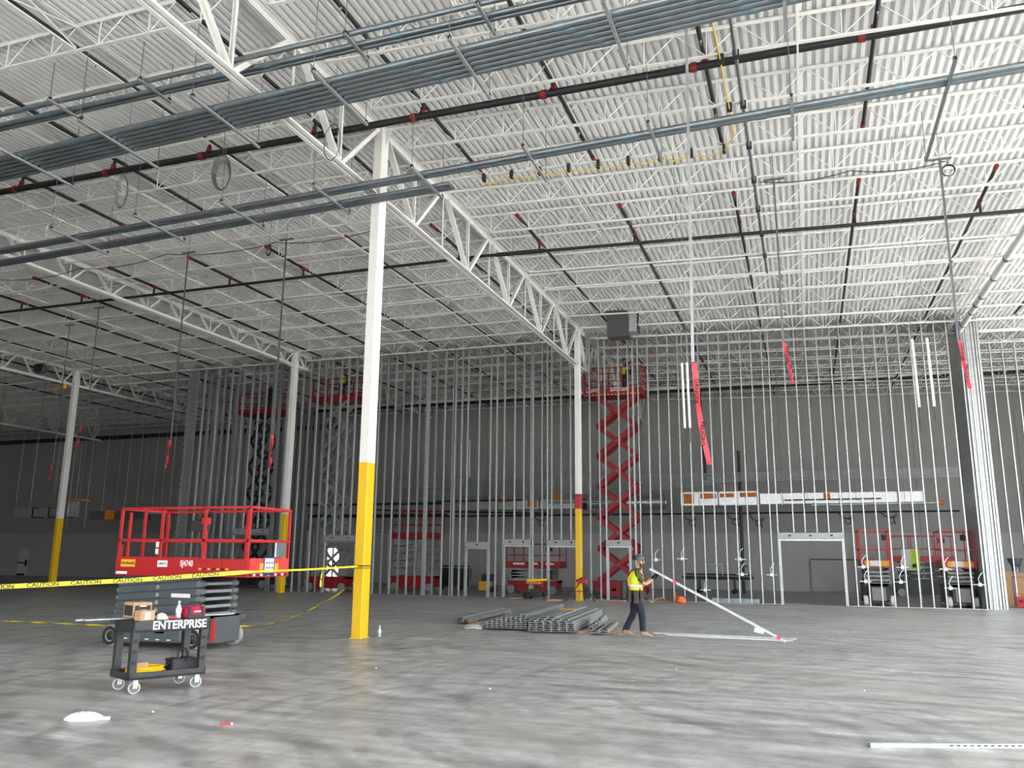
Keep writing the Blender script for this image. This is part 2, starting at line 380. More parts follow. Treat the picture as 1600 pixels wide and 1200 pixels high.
ORD = ['', 'first', 'second', 'third', 'fourth', 'fifth', 'sixth', 'seventh', 'eighth', 'ninth', 'tenth', 'eleventh', 'twelfth', 'thirteenth', 'fourteenth', 'fifteenth', 'sixteenth', 'seventeenth', 'eighteenth', 'nineteenth', 'twentieth']
def joist_label(k):
    if k == 0: return 'white roof joist level with the taped column, '
    if k < 0: return ORD[-k]+' white joist from taped column away from stud wall, '
    if k <= 10: return ORD[k]+' white joist from taped column towards stud wall, '
    return ORD[k-10]+' white joist behind the stud wall, '
nj = 0
for x0, x1, wh in BAYS:
    L = x1-x0-.02; ms = joist_meshes(L); ang = math.atan(SLOPE) if x0 >= X1-.01 else 0
    for ri, y in enumerate(ROWS):
        if not any(near_view((x0+L*q/8, y, rz(x0+L*q/8)-.3), 1.12) for q in range(9)): continue
        t = thing('roof_joist', joist_label(ri-7)+wh, 'joist', (x0+.01, y, rz(x0)), group='roof joists '+wh)
        t.rotation_euler = (0, ang, 0)
        for nm, me in ms: link(nm, me, t)
        nj += 1
# bridging rods across the joists
for bx, wh in ((-5.4, 'first row right of the deep girder'), (.37, 'middle row over the open floor'), (5.9, 'row nearest the white drain pipe'), (-12.9, 'row nearest the deep girder on its left'), (-16.55, 'middle row left of the deep girder'), (-20.2, 'row nearest the shallow girder'), (-27.6, 'first row left of the shallow girder'), (-31.2, 'middle row left of the shallow girder'), (-34.7, 'row nearest the foil duct column')):
    t = thing('joist_bridging', 'pair of thin white bridging rods, '+wh, 'bridging', (bx, 0, rz(bx)), group='bridging rods')
    ys = [y for y in ROWS if near_view((bx, y, rz(bx)-.5), 1.15)]
    zb_ = -.44 if bx == -5.4 else -.57
    MB().bar((0, ys[0]-.3, zb_), (0, ys[-1]+.2, zb_), .035, .03).build('bottom_rod', M_WHITE, t)
    MB().bar((0, ys[0]-.3, -.09), (0, ys[-1]+.2, -.09), .03, .03).build('top_rod', M_WHITE, t)
    for y0, y1 in ((ys[0], ys[1]), (ys[-2], ys[-1])):
        MB().bar((0, y0+.05, -.55), (0, y1-.05, -.1), .025, .025).build('diagonal_rod', M_WHITE, t); MB().bar((.03, y0+.05, -.1), (.03, y1-.05, -.55), .025, .025).build('diagonal_rod', M_WHITE, t)

# ---------------------------------------------------------------- sprinkler pipes
t = thing('sprinkler_main_pipe', 'thick black sprinkler main running over the taped column', 'pipe', (0, 15.12, 11.225))
MB().tube((-30, 0, 0), (XR-.3, 0, 0), .08, 14).build('pipe', M_BLACKP, t)
BR = [-19.2, -16.1, -13.15, -10.2, -7.45, -4.45, -1.35, 1.72, 4.9, 7.9]
for x in BR+[-25.2, -22.1]:
    MB().tube((x-.28, 0, 0), (x-.16, 0, 0), .098, 12).build('coupling', M_COUP, t)
    MB().lathe([(.001, .13), (.055, .12), (.06, .02), (.085, .01), (.085, -.04)], (x, -.02, .07), n=10).build('outlet', M_COUP, t)
    if rz(x)-.38 > 11.34: MB().tube((x, 0, .1), (x, 0, rz(x)-.37-11.225), .036, 8).build('riser', M_BLACKP, t)
for i, x in enumerate(BR):
    z = rz(x)-.33
    t = thing('sprinkler_branch_pipe', ORD[i+1]+' branch pipe over the black main, counted from the left bay', 'pipe', (x, 0, z), group='near branch pipes over the black main')
    MB().tube((0, 5.5, 0), (0, 18.55, 0), .045, 10).build('pipe', M_BLACKP, t)
    MB().tube((0, 18.5, 0), (0, 18.68, 0), .055, 10).build('end_cap', M_COUP, t)
    for y in (8.2, 11.6, 14.4, 17.2): MB().lathe([(.012, 0), (.012, .07), (.03, .09)], (0, y, -.13), n=8).build('sprinkler_head', M_COND, t)
t = thing('sprinkler_cross_pipe', 'thinner black sprinkler pipe slung under a joist beyond the taped column', 'pipe', (0, 23.7, 0))
MB().tube((-52, 0, 11.257), (X1, 0, 11.257), .05, 10).build('pipe', M_BLACKP, t)
MB().tube((X1, 0, 11.257), (XR-.3, 0, rz(XR)-.70), .05, 10).build('pipe', M_BLACKP, t)
MB().tube((X1+.3, 0, 11.245), (X1+1.9, 0, 11.2), .07, 10).build('sleeve', M_BLACKP, t)
BR2 = [-44.3, -41.2, -38.9, -35.4, -32.3, -29.2, -26.1, -22.6, -19.2, -16.1, -13.15, -10.2, -7.45, -4.42, -1.32, 1.78, 4.88, 8.0]
for x in BR2:
    MB().tube((x, 0, 11.28 if x < X1 else rz(x)-.62), (x, 0, rz(x)-.3), .036, 8).build('riser', M_BLACKP, t)
for i, x in enumerate(BR2):
    z = rz(x)-.33; ys = 21.65
    t = thing('sprinkler_branch_pipe', ORD[i+1]+' branch pipe over the thinner cross pipe, counted from the left bay', 'pipe', (x, 0, z), group='far branch pipes over the cross pipe')
    MB().tube((0, ys, 0), (0, 35.2 if x > -30 else 50, 0), .046, 10).build('pipe', M_BLACKP, t)
    MB().tube((0, ys-.16, 0), (0, ys+.02, 0), .058, 10).build('end_cap', M_COUP, t)
    MB().tube((0, 23.55, 0), (0, 23.8, 0), .06, 10).build('tee', M_COUP, t)
    if -31 < x < 7: 
        t2 = thing('sprinkler_branch_pipe', ORD[i+1]+' black branch pipe behind the stud wall, counted from its left end', 'pipe', (x, 0, z), group='branch pipes behind the stud wall')
        MB().tube((0, 36.8, 0), (0, 51.5, 0), .042, 8).build('pipe', M_BLACKP, t2)
        MB().tube((0, 36.7, 0), (0, 36.9, 0), .06, 8).build('end_cap', M_COUP, t2)
# grey conduit with clips along Y, and roof drain
t = thing('ceiling_conduit', 'grey conduit clipped under the joists with black clips, beside yellow cord', 'conduit', (-.73, 0, rz(-.73)-.66))
MB().tube((0, 8, 0), (0, 27.3, 0), .035, 8).build('pipe', M_COND, t)
for y in ROWS[1:13]: MB().box(-.06, .06, y-.05, y+.05, -.05, .1).build('clip', M_BLACK, t)
t = thing('roof_drain_pipe', 'white roof drain pipe with grey bands running towards the framed corner', 'pipe', (6.2, 0, 10.72))
MB().tube((0, 22, .0), (0, 36.0, 0), .105, 14).build('pipe', M_WHITE, t)
for y in (27.3, 29.2, 31.2, 33.2, 35.0): MB().tube((0, y, 0), (0, y+.16, 0), .118, 14).build('band', M_COND, t)
MB().tube((0, 32.2, 0), (0, 32.4, 0), .112, 14).build('green_mark', mat('green_mark', (.01, .2, .12), .5), t)
MB().tube((0, 36, 0), (.05, 36.05, -1.2), .1, 12).build('elbow', M_COND, t)

# ---------------------------------------------------------------- conduit racks on trapezes
RK = -.046
def trapeze(x, ya, yb, z, label, grp, topz=11.28):
    t = thing('conduit_trapeze', label, 'strut hanger', (x, ya, z), group=grp); L = yb-ya
    MB().prism([(-.028, 0), (.028, 0), (.028, .04), (.02, .04), (.02, .006), (-.02, .006), (-.02, .04), (-.028, .04)], (0, 0, -.04), (0, L, -.04)).build('strut', M_GALV if x < 2 else M_COND, t)
    for y in (.05, L-.05):
        MB().tube((0, y, -.06), (0, y, min(topz, rz(x)-.6)-z), .008, 5).build('threaded_rod', M_COND, t)
        MB().box(-.03, .03, y-.02, y+.02, -.01, .05).build('rod_nut', M_BLACK, t)
def conduit(x0, x1, y, z, r, label, grp, coup, drift=RK, xr=-7.5):
    t = thing('conduit', label, 'conduit', (0, 0, 0), group=grp)
    f = lambda x: (x, y+drift*(x-xr), z)
    MB().tube(f(x0), f(x1), r, 12).build('pipe', M_COND, t)
    for c in coup: 
        if x0 < c < x1: MB().tube(f(c-.09), f(c+.09), r*1.14, 12).build('coupling', M_COND2, t)
GA = 'wide run of ceiling conduits'; GB = 'upper pair of ceiling conduits'; GC = 'far run of ceiling conduits'
for i, x in enumerate((-20.4, -17.8, -15.2, -12.7, -10.07, -7.53, -4.95, -2.4, .15)):
    trapeze(x, min(12.87-1.9+RK*(x+7.5), 10.95), 12.87+RK*(x+7.5), 9.86, ORD[i+1]+' strut trapeze under the wide run of conduits, counted from its left end', GA+' trapezes')
for i, x in enumerate((-17.8, -15.1, -12.55, -10.0, -7.5, -4.96, -2.4, .2)): trapeze(x, min(14.72+RK*(x+7.5), 14.92), 16.4+RK*(x+7.5), 9.86, ORD[i+1]+' strut trapeze under the far run of conduits, counted from its left end', GC+' trapezes')
trapeze(2.78, 14.03, 17.83, 9.86, 'long dark strut trapeze carrying the bright pair of conduits', GC+' trapezes')
for i, x in enumerate((-16, -13.6, -11.37, -6.97, -4.53)): trapeze(x, 10.99, 11.86, 10.48, ORD[i+1]+' short strut trapeze under the upper conduits, counted from their left end', GB+' trapezes')
for i in range(6):
    o = random.uniform(-.3, .3); o = .12*i
    conduit(-24, 3.5, 11.42+.137*i, 9.925, .059, ORD[6-i]+' galvanised conduit of the wide run, counted from the stud wall side', GA, [-19.3+o, -13.7+o, -8.9+o, -6.1+o, -3.2+o, -.9+o], xr=-7.13)
for i in range(2): conduit(-24, XR-1, 15.36+.14*i, 9.925, .06, ORD[2-i]+' galvanised conduit of the far run, counted from the stud wall side', GC, [-13.2, -9.0, -6.4, -2.9, -.35, 2.05, 6.0], xr=-9.74)
for i in range(3): conduit(-24, -7.1, 15.985+.115*i, 9.915, .049, ORD[3-i]+' cut short galvanised conduit, counted from the taped column it passes', GC+' cut short', [-13.4, -10.2], xr=-9.74)
for i in range(3): conduit(-22, -2.2, (11.15, 11.46, 11.58)[i], 10.54, .05, ORD[3-i]+' conduit of the upper run through the deep girder, counted from stud wall side', GB, [-14.2, -9.9, -6.2], drift=-.012)
# yellow cord clipped to joists, black cable loops, coils
t = thing('overhead_cable', 'thin yellow cord clipped along a joist and turning beside the grey conduit', 'cord')
P = [(-7.2, 18.2, 10.95)]
for k in range(1, 9): x = -7.2+.74*k; P += [(x-.37, 18.2, rz(x)-.84), (x, 18.2, rz(x)-.76)]
P += [(-1.0, 17.6, 10.95), (-1.0, 16.2, 10.9), (-1.02, 14.4, 10.95), (-1.05, 12.5, 10.9), (-1.06, 9, 10.95)]
MB().path(P, .014, 5).build('cord', M_CAB, t)
for k in range(9): x = -7.2+.74*k; MB().box(x-.035, x+.035, 18.15, 18.27, rz(x)-.80, rz(x)-.60).build('clip', M_BLACK, t)
for y in (16.4, 14.6, 12.8): MB().box(-1.06, -.95, y-.05, y+.05, 10.88, 11.06).build('clip', M_BLACK, t)
def coil(x, y, z, rx, rzv, label, turns=3, r=.009, m=M_BLACK, tilt=.5, top=None):
    t = thing('hanging_wire_coil', label, 'wire coil', (x, y, z), random.uniform(-.6, .6)+tilt)
    b = MB()
    for k in range(turns):
        o = .03*k; b.path([(rx*(1-.06*k)*math.cos(a*math.pi/10), o+.02*math.sin(3*a), rzv*(1-.05*k)*math.sin(a*math.pi/10)) for a in range(20)], r, 4, closed=True)
    b.build('loop', m, t)
    MB().tube((0, .03, rzv*.9), (0, .03, rz(x)+.02-z), .006, 4).build('tie', m, t)
MW = mat('grey_wire', (.10, .10, .10), .5)
coil(-14.2, 13.6, 9.75, .17, .40, 'bundle of grey wire loops hanging below joists, narrow and long', 3, .008, MW)
coil(-11.55, 13.7, 9.85, .20, .42, 'round grey wire coil with cross ties hanging below joists', 6, .008, MW)
coil(-8.75, 13.6, 10.05, .20, .40, 'single thin wire loop hanging near the deep girder', 1, .012, MW)
coil(3.6, 20.2, 10.62, .14, .14, 'small black cable ring clipped under the joist by the long strip', 2, .012, M_BLACK, 0)
coil(-15.1, 20.3, 10.9, .13, .18, 'small black cable ring clipped beside a hanging rod, left of taped column', 2, .012, M_BLACK, 0)
# sagging black cables along joists
def sag(name, label, pts, r=.012, m=M_BLACK, n=6, dip=.15):
    P = []
    for a, b in zip(pts[:-1], pts[1:]):
        for k in range(n): q = k/n; P.append((V(a).lerp(V(b), q))-V((0, 0, dip*4*q*(1-q))))
    P.append(V(pts[-1])); return tag(MB().path(P, r, 5).build(name, m), label, 'cable')
sag('ceiling_cable', 'black cable swagged under a joist right of the grey conduit', [(-.6, 20.2, 10.95), (1.5, 20.2, 10.93), (3.55, 20.2, 10.85)], dip=.12)
sag('ceiling_cable', 'black cable swagged from joist clips across the left bay', [(-30, 20.3, 11.2), (-26.3, 20.3, 11.12), (-22.6, 20.3, 11.12), (-19, 20.3, 11.22), (-15, 20.5, 11.2), (-11.5, 20.5, 11.2)], dip=.16)

# ---------------------------------------------------------------- hanging strips with danger ribbons
def ribbon(parent, pts, wd, seg=10):
    b = MB(); P = []
    for i in range(seg+1):
        q = i/seg*(len(pts)-1); k = min(int(q), len(pts)-2); p = V(pts[k]).lerp(V(pts[k+1]), q-k)
        a = .5*math.sin(i*1.1); dx = V((math.cos(a), math.sin(a), 0))*wd/2
        P += [p-dx, p+dx]
    b.add(P, [(2*i, 2*i+1, 2*i+3, 2*i+2) for i in range(seg)], 0, True)
    return b.build('danger_ribbon', M_RTAPE, parent)
def hanger_strip(x, y, zt, zb, wd, m, label, rib=None, slots=True, grp=None, dxy=(0, 0)):
    t = thing('hanging_strut', label, 'hanging strut', (x, y, 0), group=grp)
    b = MB().prism([(-wd/2, 0), (wd/2, 0), (wd/2, wd*.6), (wd/2-.006, wd*.6), (wd/2-.006, .006), (-wd/2+.006, .006), (-wd/2+.006, wd*.6), (-wd/2, wd*.6)], (dxy[0], dxy[1], zb), (0, 0, zt), (0, -1, 0))
    b.build('strut', m, t)
    if slots:
        s = MB(); n = int((zt-zb)/.1)
        for k in range(n): q = (k+.5)/n; p = V((dxy[0], dxy[1], zb)).lerp(V((0, 0, zt)), q); s.box(p.x-.008, p.x+.008, p.y-.003-wd*.0, p.y-.001, p.z-.02, p.z+.02)
        s.build('slot_row', M_BLK, t)['kind'] = 'stuff'
    MB().box(-.25, .25, -.03, .03, zt-.02, zt+.02).build('beam_clamp', m, t)
    MB().tube((0, 0, zt), (0, 0, rz(x)+.02), .008, 5).build('rod', m, t)
    if rib: 
        r = ribbon(t, rib, .085)
        for i in range(2):
            qq = (.27+.44*i)*(len(rib)-1); kk = min(int(qq), len(rib)-2); q = V(rib[kk]).lerp(V(rib[kk+1]), qq-kk); dd = (V(rib[-1])-V(rib[0])).normalized()
            text('ribbon_lettering', ('DANGER', 'PELIGRO')[i], .10, M_BLK, r, (q.x, q.y-.035, q.z), (math.pi/2, math.pi/2+.08, 0))
    return t
hanger_strip(-1.46, 13.16, 11.02, 4.8, .045, M_GALV, 'long slotted steel strip hanging over the floor with longest red danger ribbon', [(-.08, -.03, 4.78), (-.05, -.03, 4.2), (.0, -.02, 3.7), (.1, -.03, 3.15)], dxy=(-.1, 0))
hanger_strip(-.26, 20.15, 10.95, 6.75, .045, M_COND, 'slotted steel strip hanging beyond the grey conduit with short red danger ribbon', [(.02, -.04, 6.75), (.1, -.05, 6.2), (.14, -.04, 5.78)])
hanger_strip(3.42, 20.1, 10.88, 6.5, .05, M_COND, 'dark slotted strip hanging before the framed corner with red danger ribbon', [(.02, -.05, 6.5), (.05, -.06, 6.0), (.12, -.05, 5.42)])
hanger_strip(-18.3, 20.5, 11.26, 5.2, .04, M_COND, 'plain grey rod hanging left of the near lift with red danger ribbon', [(.0, -.04, 5.18), (-.03, -.05, 4.8), (-.06, -.04, 4.3)], False)
hanger_strip(-14.6, 20.5, 11.26, 5.2, .045, M_COND, 'plain grey rod hanging in front of the column behind the near lift, red ribbon', [(.0, -.04, 5.18), (.0, -.05, 4.6), (-.02, -.04, 4.18)], False)
hanger_strip(-25.9, 24.4, 11.26, 6.7, .035, M_COND, 'grey rod hanging just right of the foil duct column with small red ribbon', [(-.2, -.04, 6.6), (-.22, -.05, 6.1), (-.24, -.04, 5.6)], False)
hanger_strip(-29.1, 26.0, 11.26, 5.35, .035, M_COND, 'grey rod hanging left of the foil duct column with small red ribbon', [(-.02, -.04, 5.3), (-.05, -.05, 4.9), (-.1, -.04, 4.6)], False)
def rod_pair(x, y, zt, zb, gap, label):
    t = thing('hanging_rod_pair', label, 'hanging rods', (x, y, 0))
    for s in (0, 1):
        MB().tube((s*gap, 0, zb), (s*gap-.02, 0, zt), .03, 8).build('sleeve', M_WHT, t)
        MB().tube((s*gap-.02, 0, zt), (s*gap-.05, 0, rz(x)+.02), .005, 4).build('wire', M_COND, t)
        MB().tube((s*gap, 0, zb), (s*gap, 0, zb-.55+.2*s), .008, 4).build('tail', M_BLACK, t)
rod_pair(-2.62, 20.0, 6.4, 4.8, .12, 'pair of white sleeved rods hanging beside the longest danger ribbon')
rod_pair(2.5, 20.0, 6.6, 5.05, .30, 'pair of spread white sleeved rods hanging left of the framed corner')
rod_pair(-16.9, 41.0, 7.9, 5.9, .15, 'pair of grey sleeved rods hanging behind the stud wall left of red ringed column')
# many thin wires hanging in the dim left bay
for i in range(26):
    x = random.uniform(-46, -29); y = random.uniform(33, 46); x = -30-16*((i*.618) % 1); z0 = random.uniform(2.8, 6.5)
    if y > 35.5 and x > -31.3: x -= 2
    t = thing('hanging_wire', 'thin wire hanging from the roof in the dim left bay', 'wire', (x, y, 0), group='wires hanging in the dim left bay')
    MB().tube((0, 0, z0), (.03, 0, 11.92), .009, 4).build('wire', M_COND if i % 3 else M_BLACK, t)
    if i % 5 == 0: MB().tube((0, 0, z0+.6), (.01, 0, z0+2.6), .022, 6).build('sleeve', M_GALV, t)

# ---------------------------------------------------------------- stud wall
def stud_mesh(h, wd=.035, dp=.15, th=.004, lip=.01):
    # C section: web across Y, flanges facing the viewer
    pr = [(-wd/2, -dp/2), (wd/2, -dp/2), (wd/2, -dp/2+th), (-wd/2+th, -dp/2+th), (-wd/2+th, dp/2-th), (wd/2, dp/2-th), (wd/2, dp/2), (-wd/2, dp/2)]
    n = len(pr); P = [(a, b, z) for z in (0, h) for a, b in pr]
    m = MB().add(P, [(i, (i+1) % n, n+(i+1) % n, n+i) for i in range(n)]+[(0, 3, 2, 1), (0, 7, 4, 3), (7, 6, 5, 4), (n, n+1, n+2, n+3), (n, n+3, n+4, n+7), (n+7, n+4, n+5, n+6)])
    me = m.mesh('stud'); me.materials.append(M_GALV); return me
_sm = {}
def stud(parent, x, y, z0, z1, wd=.035, rot=0, dp=.15):
    k = (round(z1-z0, 2), wd, dp)
    if k not in _sm: _sm[k] = stud_mesh(z1-z0, wd, dp)
    return link('stud', _sm[k], parent, (x, y, z0), rot)
DOORS = [(-27.69, -25.52, 2.93), (-22.31, -20.56, 2.6), (-14.82, -13.74, 2.3), (-12.97, -11.74, 2.42), (-10.88, -9.45, 2.4), (-8.19, -7.22, 2.4), (-1.07, 1.32, 2.7)]
wp = MB(); xs = [-31.0]+[v for dd in DOORS for v in dd[:2]]+[6.8]
for a, b in zip(xs[0::2], xs[1::2]): wp.box(a-.02, b+.02, YW-.08, YW+.08, 0, .012)
wp = struct(wp.build('wall_middle', M_GALV))
def ztop(x): return round(rz(x)-.06, 1)
x = 6.17; k = 0
while x > -31.0:
    dd = next((q for q in DOORS if q[0]-.12 < x < q[1]+.12), None)
    if dd is None: stud(wp, x, YW, .012, ztop(x)-.0, .042, math.pi if k % 2 else 0)
    elif dd[0]+.15 < x < dd[1]-.15: stud(wp, x, YW, dd[2]+.14, ztop(x), .042)
    x -= .4445; k += 1
for a, b, h in DOORS:
    for e, s in ((a, -1), (b, 1)):
        stud(wp, e+s*.04, YW, .012, ztop(e), .042); stud(wp, e-s*.015, YW, .012, h-.14, .042)
    hd = MB().box(a-.06, b+.06, YW-.085, YW+.085, h-.12, h+.12); hd = hd.build('door_header', mat('header_zinc', (.36, .38, .38), .5, .45), wp)
    for q in range(max(1, round((b-a)/.75))):
        xx = a+(q+.5)*(b-a)/max(1, round((b-a)/.75)); MB().box(xx-.05, xx+.05, YW-.09, YW-.086, h-.02, h+.04).build('knockout', M_BLK, hd)
    MB().box(a, b, YW-.05, YW+.05, h-.20, h-.13).build('door_track', M_GALV, wp)
# heavy jamb clusters
for xx in (-31.05, -30.93, -30.81, -24.5, -17.0, -16.9, -15.5, -6.95, 6.42, 6.5):
    stud(wp, xx, YW, .012, ztop(xx), .06)
MB().box(-31.3, -31.2, YW-.09, YW+.09, 0, 11.6).build('end_jamb', M_GALV, wp)
b = MB()
for k in range(30): b.box(-31.28, -31.24, YW-.1, YW-.09, .5+.36*k, .58+.36*k); 
b.build('jamb_slots', M_BLK, wp)['kind'] = 'stuff'
for z in (5.0, 8.6):      # horizontal bracing through the studs
    MB().box(-31, -24, YW-.01, YW+.01, z, z+.03).build('bridging_channel', M_GALV, wp)
# electrical boxes with white cable drops on the right of the wall
for i, (xx, z) in enumerate(((-5.0, 1.75), (-4.1, .5), (-2.65, 1.75), (-2.6, 1.15), (-1.45, 1.15), (-6.1, 1.7), (2.0, 1.5), (2.05, .95), (3.4, 1.5), (3.3, .95), (4.9, 1.45), (5.0, .75), (6.0, .9))):
    o = MB().box(xx-.06, xx+.06, YW-.12, YW-.04, z-.06, z+.06).build('outlet_box', M_WHT, None); tag(o, 'small white electrical box fixed between studs of the middle wall', 'electrical box', 'electrical boxes in the stud wall')
    MB().path([(xx, YW-.08, z+.05), (xx-.05, YW-.1, z+.2), (xx+.02, YW-.1, z+.34), (xx+.12, YW-.06, z+.45)], .015, 5).build('cable', M_WHT, o)
    MB().box(xx-.22, xx+.22, YW-.07, YW-.05, z-.015, z+.015).build('bracket', M_GALV, o)
# framed return at the right hand end, studs packed side by side
wr = MB().box(6.15, 6.32, YW+.1, YW+3.0, 0, .02); wr = struct(wr.build('wall_right_return', M_GALV))
for k in range(20): stud(wr, 6.24, YW+.18+k*.14, .02, 11.35, .125, math.pi/2, .15)
for k, xx in enumerate((6.28, 6.62, 6.72, 6.82)): stud(wr, xx, YW-.02, .02, 11.35, .07 if k else .05)
MB().box(6.40, 6.58, YW-.06, YW-.05, .02, 11.35).build('shade_strip', M_TEALST, wr)  # added strip, its darker zinc paints shade over the over-bright studs
MB().box(6.665, 6.70, YW-.11, YW-.10, .02, 11.35).build('shade_strip', M_SOFFIT, wr)  # added dark strip, paints the shadowed gap between the corner studs
MB().box(6.30, 6.37, YW-.07, YW-.06, .02, 11.35).build('shade_strip', M_TEALST, wr)  # narrower added strip, shade painted in the same darker zinc
wq = MB().box(6.9, XR, 39.1, 39.26, 0, .03); wq = struct(wq.build('wall_right_bay', M_GALV))
for k in range(16): stud(wq, 7.35+.46*k, 39.18, .03, 11.2, .042)
# partial height partition behind
wl = MB().box(-30, -21.6, 42.92, 43.08, 0, .03); wl = struct(wl.build('wall_low_partition', M_GALV))
for k in range(20): stud(wl, -30+.4445*k, 43.0, .03, 3.2, .042)
MB().box(-30, -21.6, 42.92, 43.08, 3.2, 3.24).build('top_track', M_GALV, wl)
wk = MB().box(-30.8, -30.6, YW+.3, 50, 0, .03); wk = struct(wk.build('wall_left_return', M_GALV))
for k in range(30): stud(wk, -30.7, YW+.5+.4445*k, .03, 11.6, .042, math.pi/2)

# ---------------------------------------------------------------- services behind the stud wall
for i in range(8):
    t = thing('wall_conduit', ORD[i+1]+' thin grey conduit from the top of the stacked run behind studs', 'conduit', (0, 46, 6.28-.085*i), group='stacked conduits behind the stud wall')
    MB().tube((-24 if i < 6 else -20, 0, 0), (7.7-.0*i if i < 6 else -4.6, 0, 0), .026, 8).build('pipe', M_GALV, t)
for i in range(4):
    t = thing('wall_conduit', ORD[i+1]+' thin grey conduit of the short lower run behind the studs', 'conduit', (0, 46, 5.6-.085*i), group='lower left stacked conduits')
    MB().tube((-22+.4*i, 0, 0), (-5.5-1.2*i, 0, 0), .026, 8).build('pipe', M_GALV, t)
def duct(label, x0, x1, y, z0, z1, d, nseg, caps=()):
    t = thing('foil_duct', label, 'duct', (0, y, 0))
    for k in range(nseg):
        a = x0+(x1-x0)*k/nseg; b = x0+(x1-x0)*(k+1)/nseg
        MB().box(a+.02, b-.02, -d/2, d/2, z0, z1).build('duct_section', M_FOIL, t)
        MB().box(b-.025, b+.025, -d/2-.04, d/2+.04, z0-.05, z1+.05).build('flange', M_BLACK if k % 2 else M_GALV, t)
    for q in (.15, .5, .85):
        for sy in (-1, 1): MB().tube((x0+(x1-x0)*q, sy*(d/2+.03), z0-.03), (x0+(x1-x0)*q, sy*(d/2+.03), rz(x0+(x1-x0)*q)+.02), .01, 5).build('hanger_rod', M_COND, t)
    for cx, cz0, cz1, cw in caps: MB().bevbox(cx-cw/2, cx+cw/2, -d/2-.14, -d/2+.05, cz0, cz1, .03).build('orange_cap', M_OR, t)
    return t
duct('foil wrapped duct on the right behind the stud wall, with an orange cap', -2.2, 5.4, 45.2, 4.55, 5.08, .7, 7, [(1.05, 4.75, 5.05, .3)])
duct('foil wrapped duct section with four orange caps above black pipe', -6.2, -2.3, 45.0, 4.5, 5.2, .8, 4, [(-5.75, 4.6, 5.1, .5), (-4.75, 4.85, 5.1, .8), (-3.8, 4.9, 5.1, .7), (-2.75, 4.9, 5.12, .8)])
duct('dull foil duct behind the studs left of red ringed column', -19.5, -11.8, 46.2, 4.5, 5.0, .7, 6, [(-16.6, 4.85, 5.15, .35), (-14.8, 4.6, 5.0, .45), (-13.2, 5.0, 5.3, .5)])
t = thing('round_duct', 'ribbed round silver duct behind the red ringed column', 'duct', (-9.2, 45.4, 4.75))
pr = []
for k in range(24): pr += [(.38+(.03 if k % 2 else 0), k*.09)]
MB().lathe(pr, (0, 0, 0), (1, 0, 0), 18).build('shell', M_FOIL, t)
MB().lathe([(.3, -2.2), (.3, 0)], (0, 0, 0), (1, 0, 0), 18).build('branch', M_FOIL, t)
for q in (-1.6, .4, 1.5): MB().tube((q, 0, .3), (q, 0, rz(-9.2+q)+.02-4.75), .01, 5).build('hanger_rod', M_COND, t)
def long_pipe(label, pts, r, m=M_BLACKP, cap=None):
    t = thing('service_pipe', label, 'pipe'); MB().path(pts, r, 8).build('pipe', m, t)
    for q in (.25, .75):
        hp = V(pts[0]).lerp(V(pts[1]), q); MB().tube(hp, (hp.x, hp.y, rz(hp.x)+.02), .009, 5).build('hanger_rod', M_COND, t)
    if cap: MB().tube(cap[0], cap[1], r*1.5, 10).build('end_cap', M_OR, t)
long_pipe('long black pipe on the rear wall behind the studs', [(-30, 50.5, 4.35), (7.8, 50.5, 4.42)], .05)
long_pipe('silver pipe with orange end below the right foil duct', [(.3, 44.6, 4.45), (6.0, 44.6, 4.5)], .07, M_GALV, ((6.0, 44.6, 4.5), (6.25, 44.6, 4.5)))
long_pipe('black pipe under the right foil duct', [(-1, 44.3, 4.7), (3.5, 44.3, 4.72)], .03)
for i, (x0, x1, z) in enumerate(((-28.5, -19.6, 4.75), (-28.5, -19.4, 4.1), (-24.5, -13.5, 4.45), (-13.5, -9.7, 4.8), (-20.5, -15.0, 4.95))):
    long_pipe(('black pipe pair', 'lower black pipe', 'sloping black pipe', 'grey pipe', 'upper thin black pipe')[i]+' hung behind the studs near the '+('far raised lift', 'low partition', 'pale scissor lift', 'round duct', 'dull foil duct')[i], [(x0, 43.9+.3*i, z), (x1, 43.9+.3*i, z-(.3 if i == 2 else 0))], (.07, .09, .045, .08, .04)[i], M_GALV if i == 3 else M_BLACKP)
# foil duct near the far left column
t = thing('foil_duct', 'shiny foil duct with raised orange lidded box beside the far left column', 'duct', (0, 36.2, 0))
for a, b in ((-42.6, -41.2), (-41.15, -40.0), (-39.95, -39.0)): MB().box(a, b, -.35, .35, 3.75, 4.22).build('duct_section', M_FOIL, t); MB().box(b-.02, b+.04, -.38, .38, 3.7, 4.27).build('flange', M_BLACK, t)
MB().box(-39.25, -38.5, -.5, .3, 3.75, 4.62).build('plenum', M_FOIL, t); MB().box(-39.2, -37.8, -.5, .3, 4.62, 4.68).build('orange_lid', M_OR, t)
for q in (-42, -40.2, -38.62): MB().tube((q, .1, 4.2), (q, .1, 11.92), .01, 5).build('hanger_rod', M_COND, t)
t = thing('grey_duct', 'dull grey duct with one orange panel left of the near lift', 'duct', (0, 37.0, 0))
for a, b in ((-38.0, -36.9), (-36.85, -36.2), (-36.15, -34.2)): MB().box(a, b, -.3, .3, 3.62, 4.1).build('duct_section', M_SOFFIT if a != -36.85 else M_OR, t)
for q in (-37.4, -35.0): MB().tube((q, 0, 4.1), (q, 0, 11.92), .01, 5).build('hanger_rod', M_COND, t)
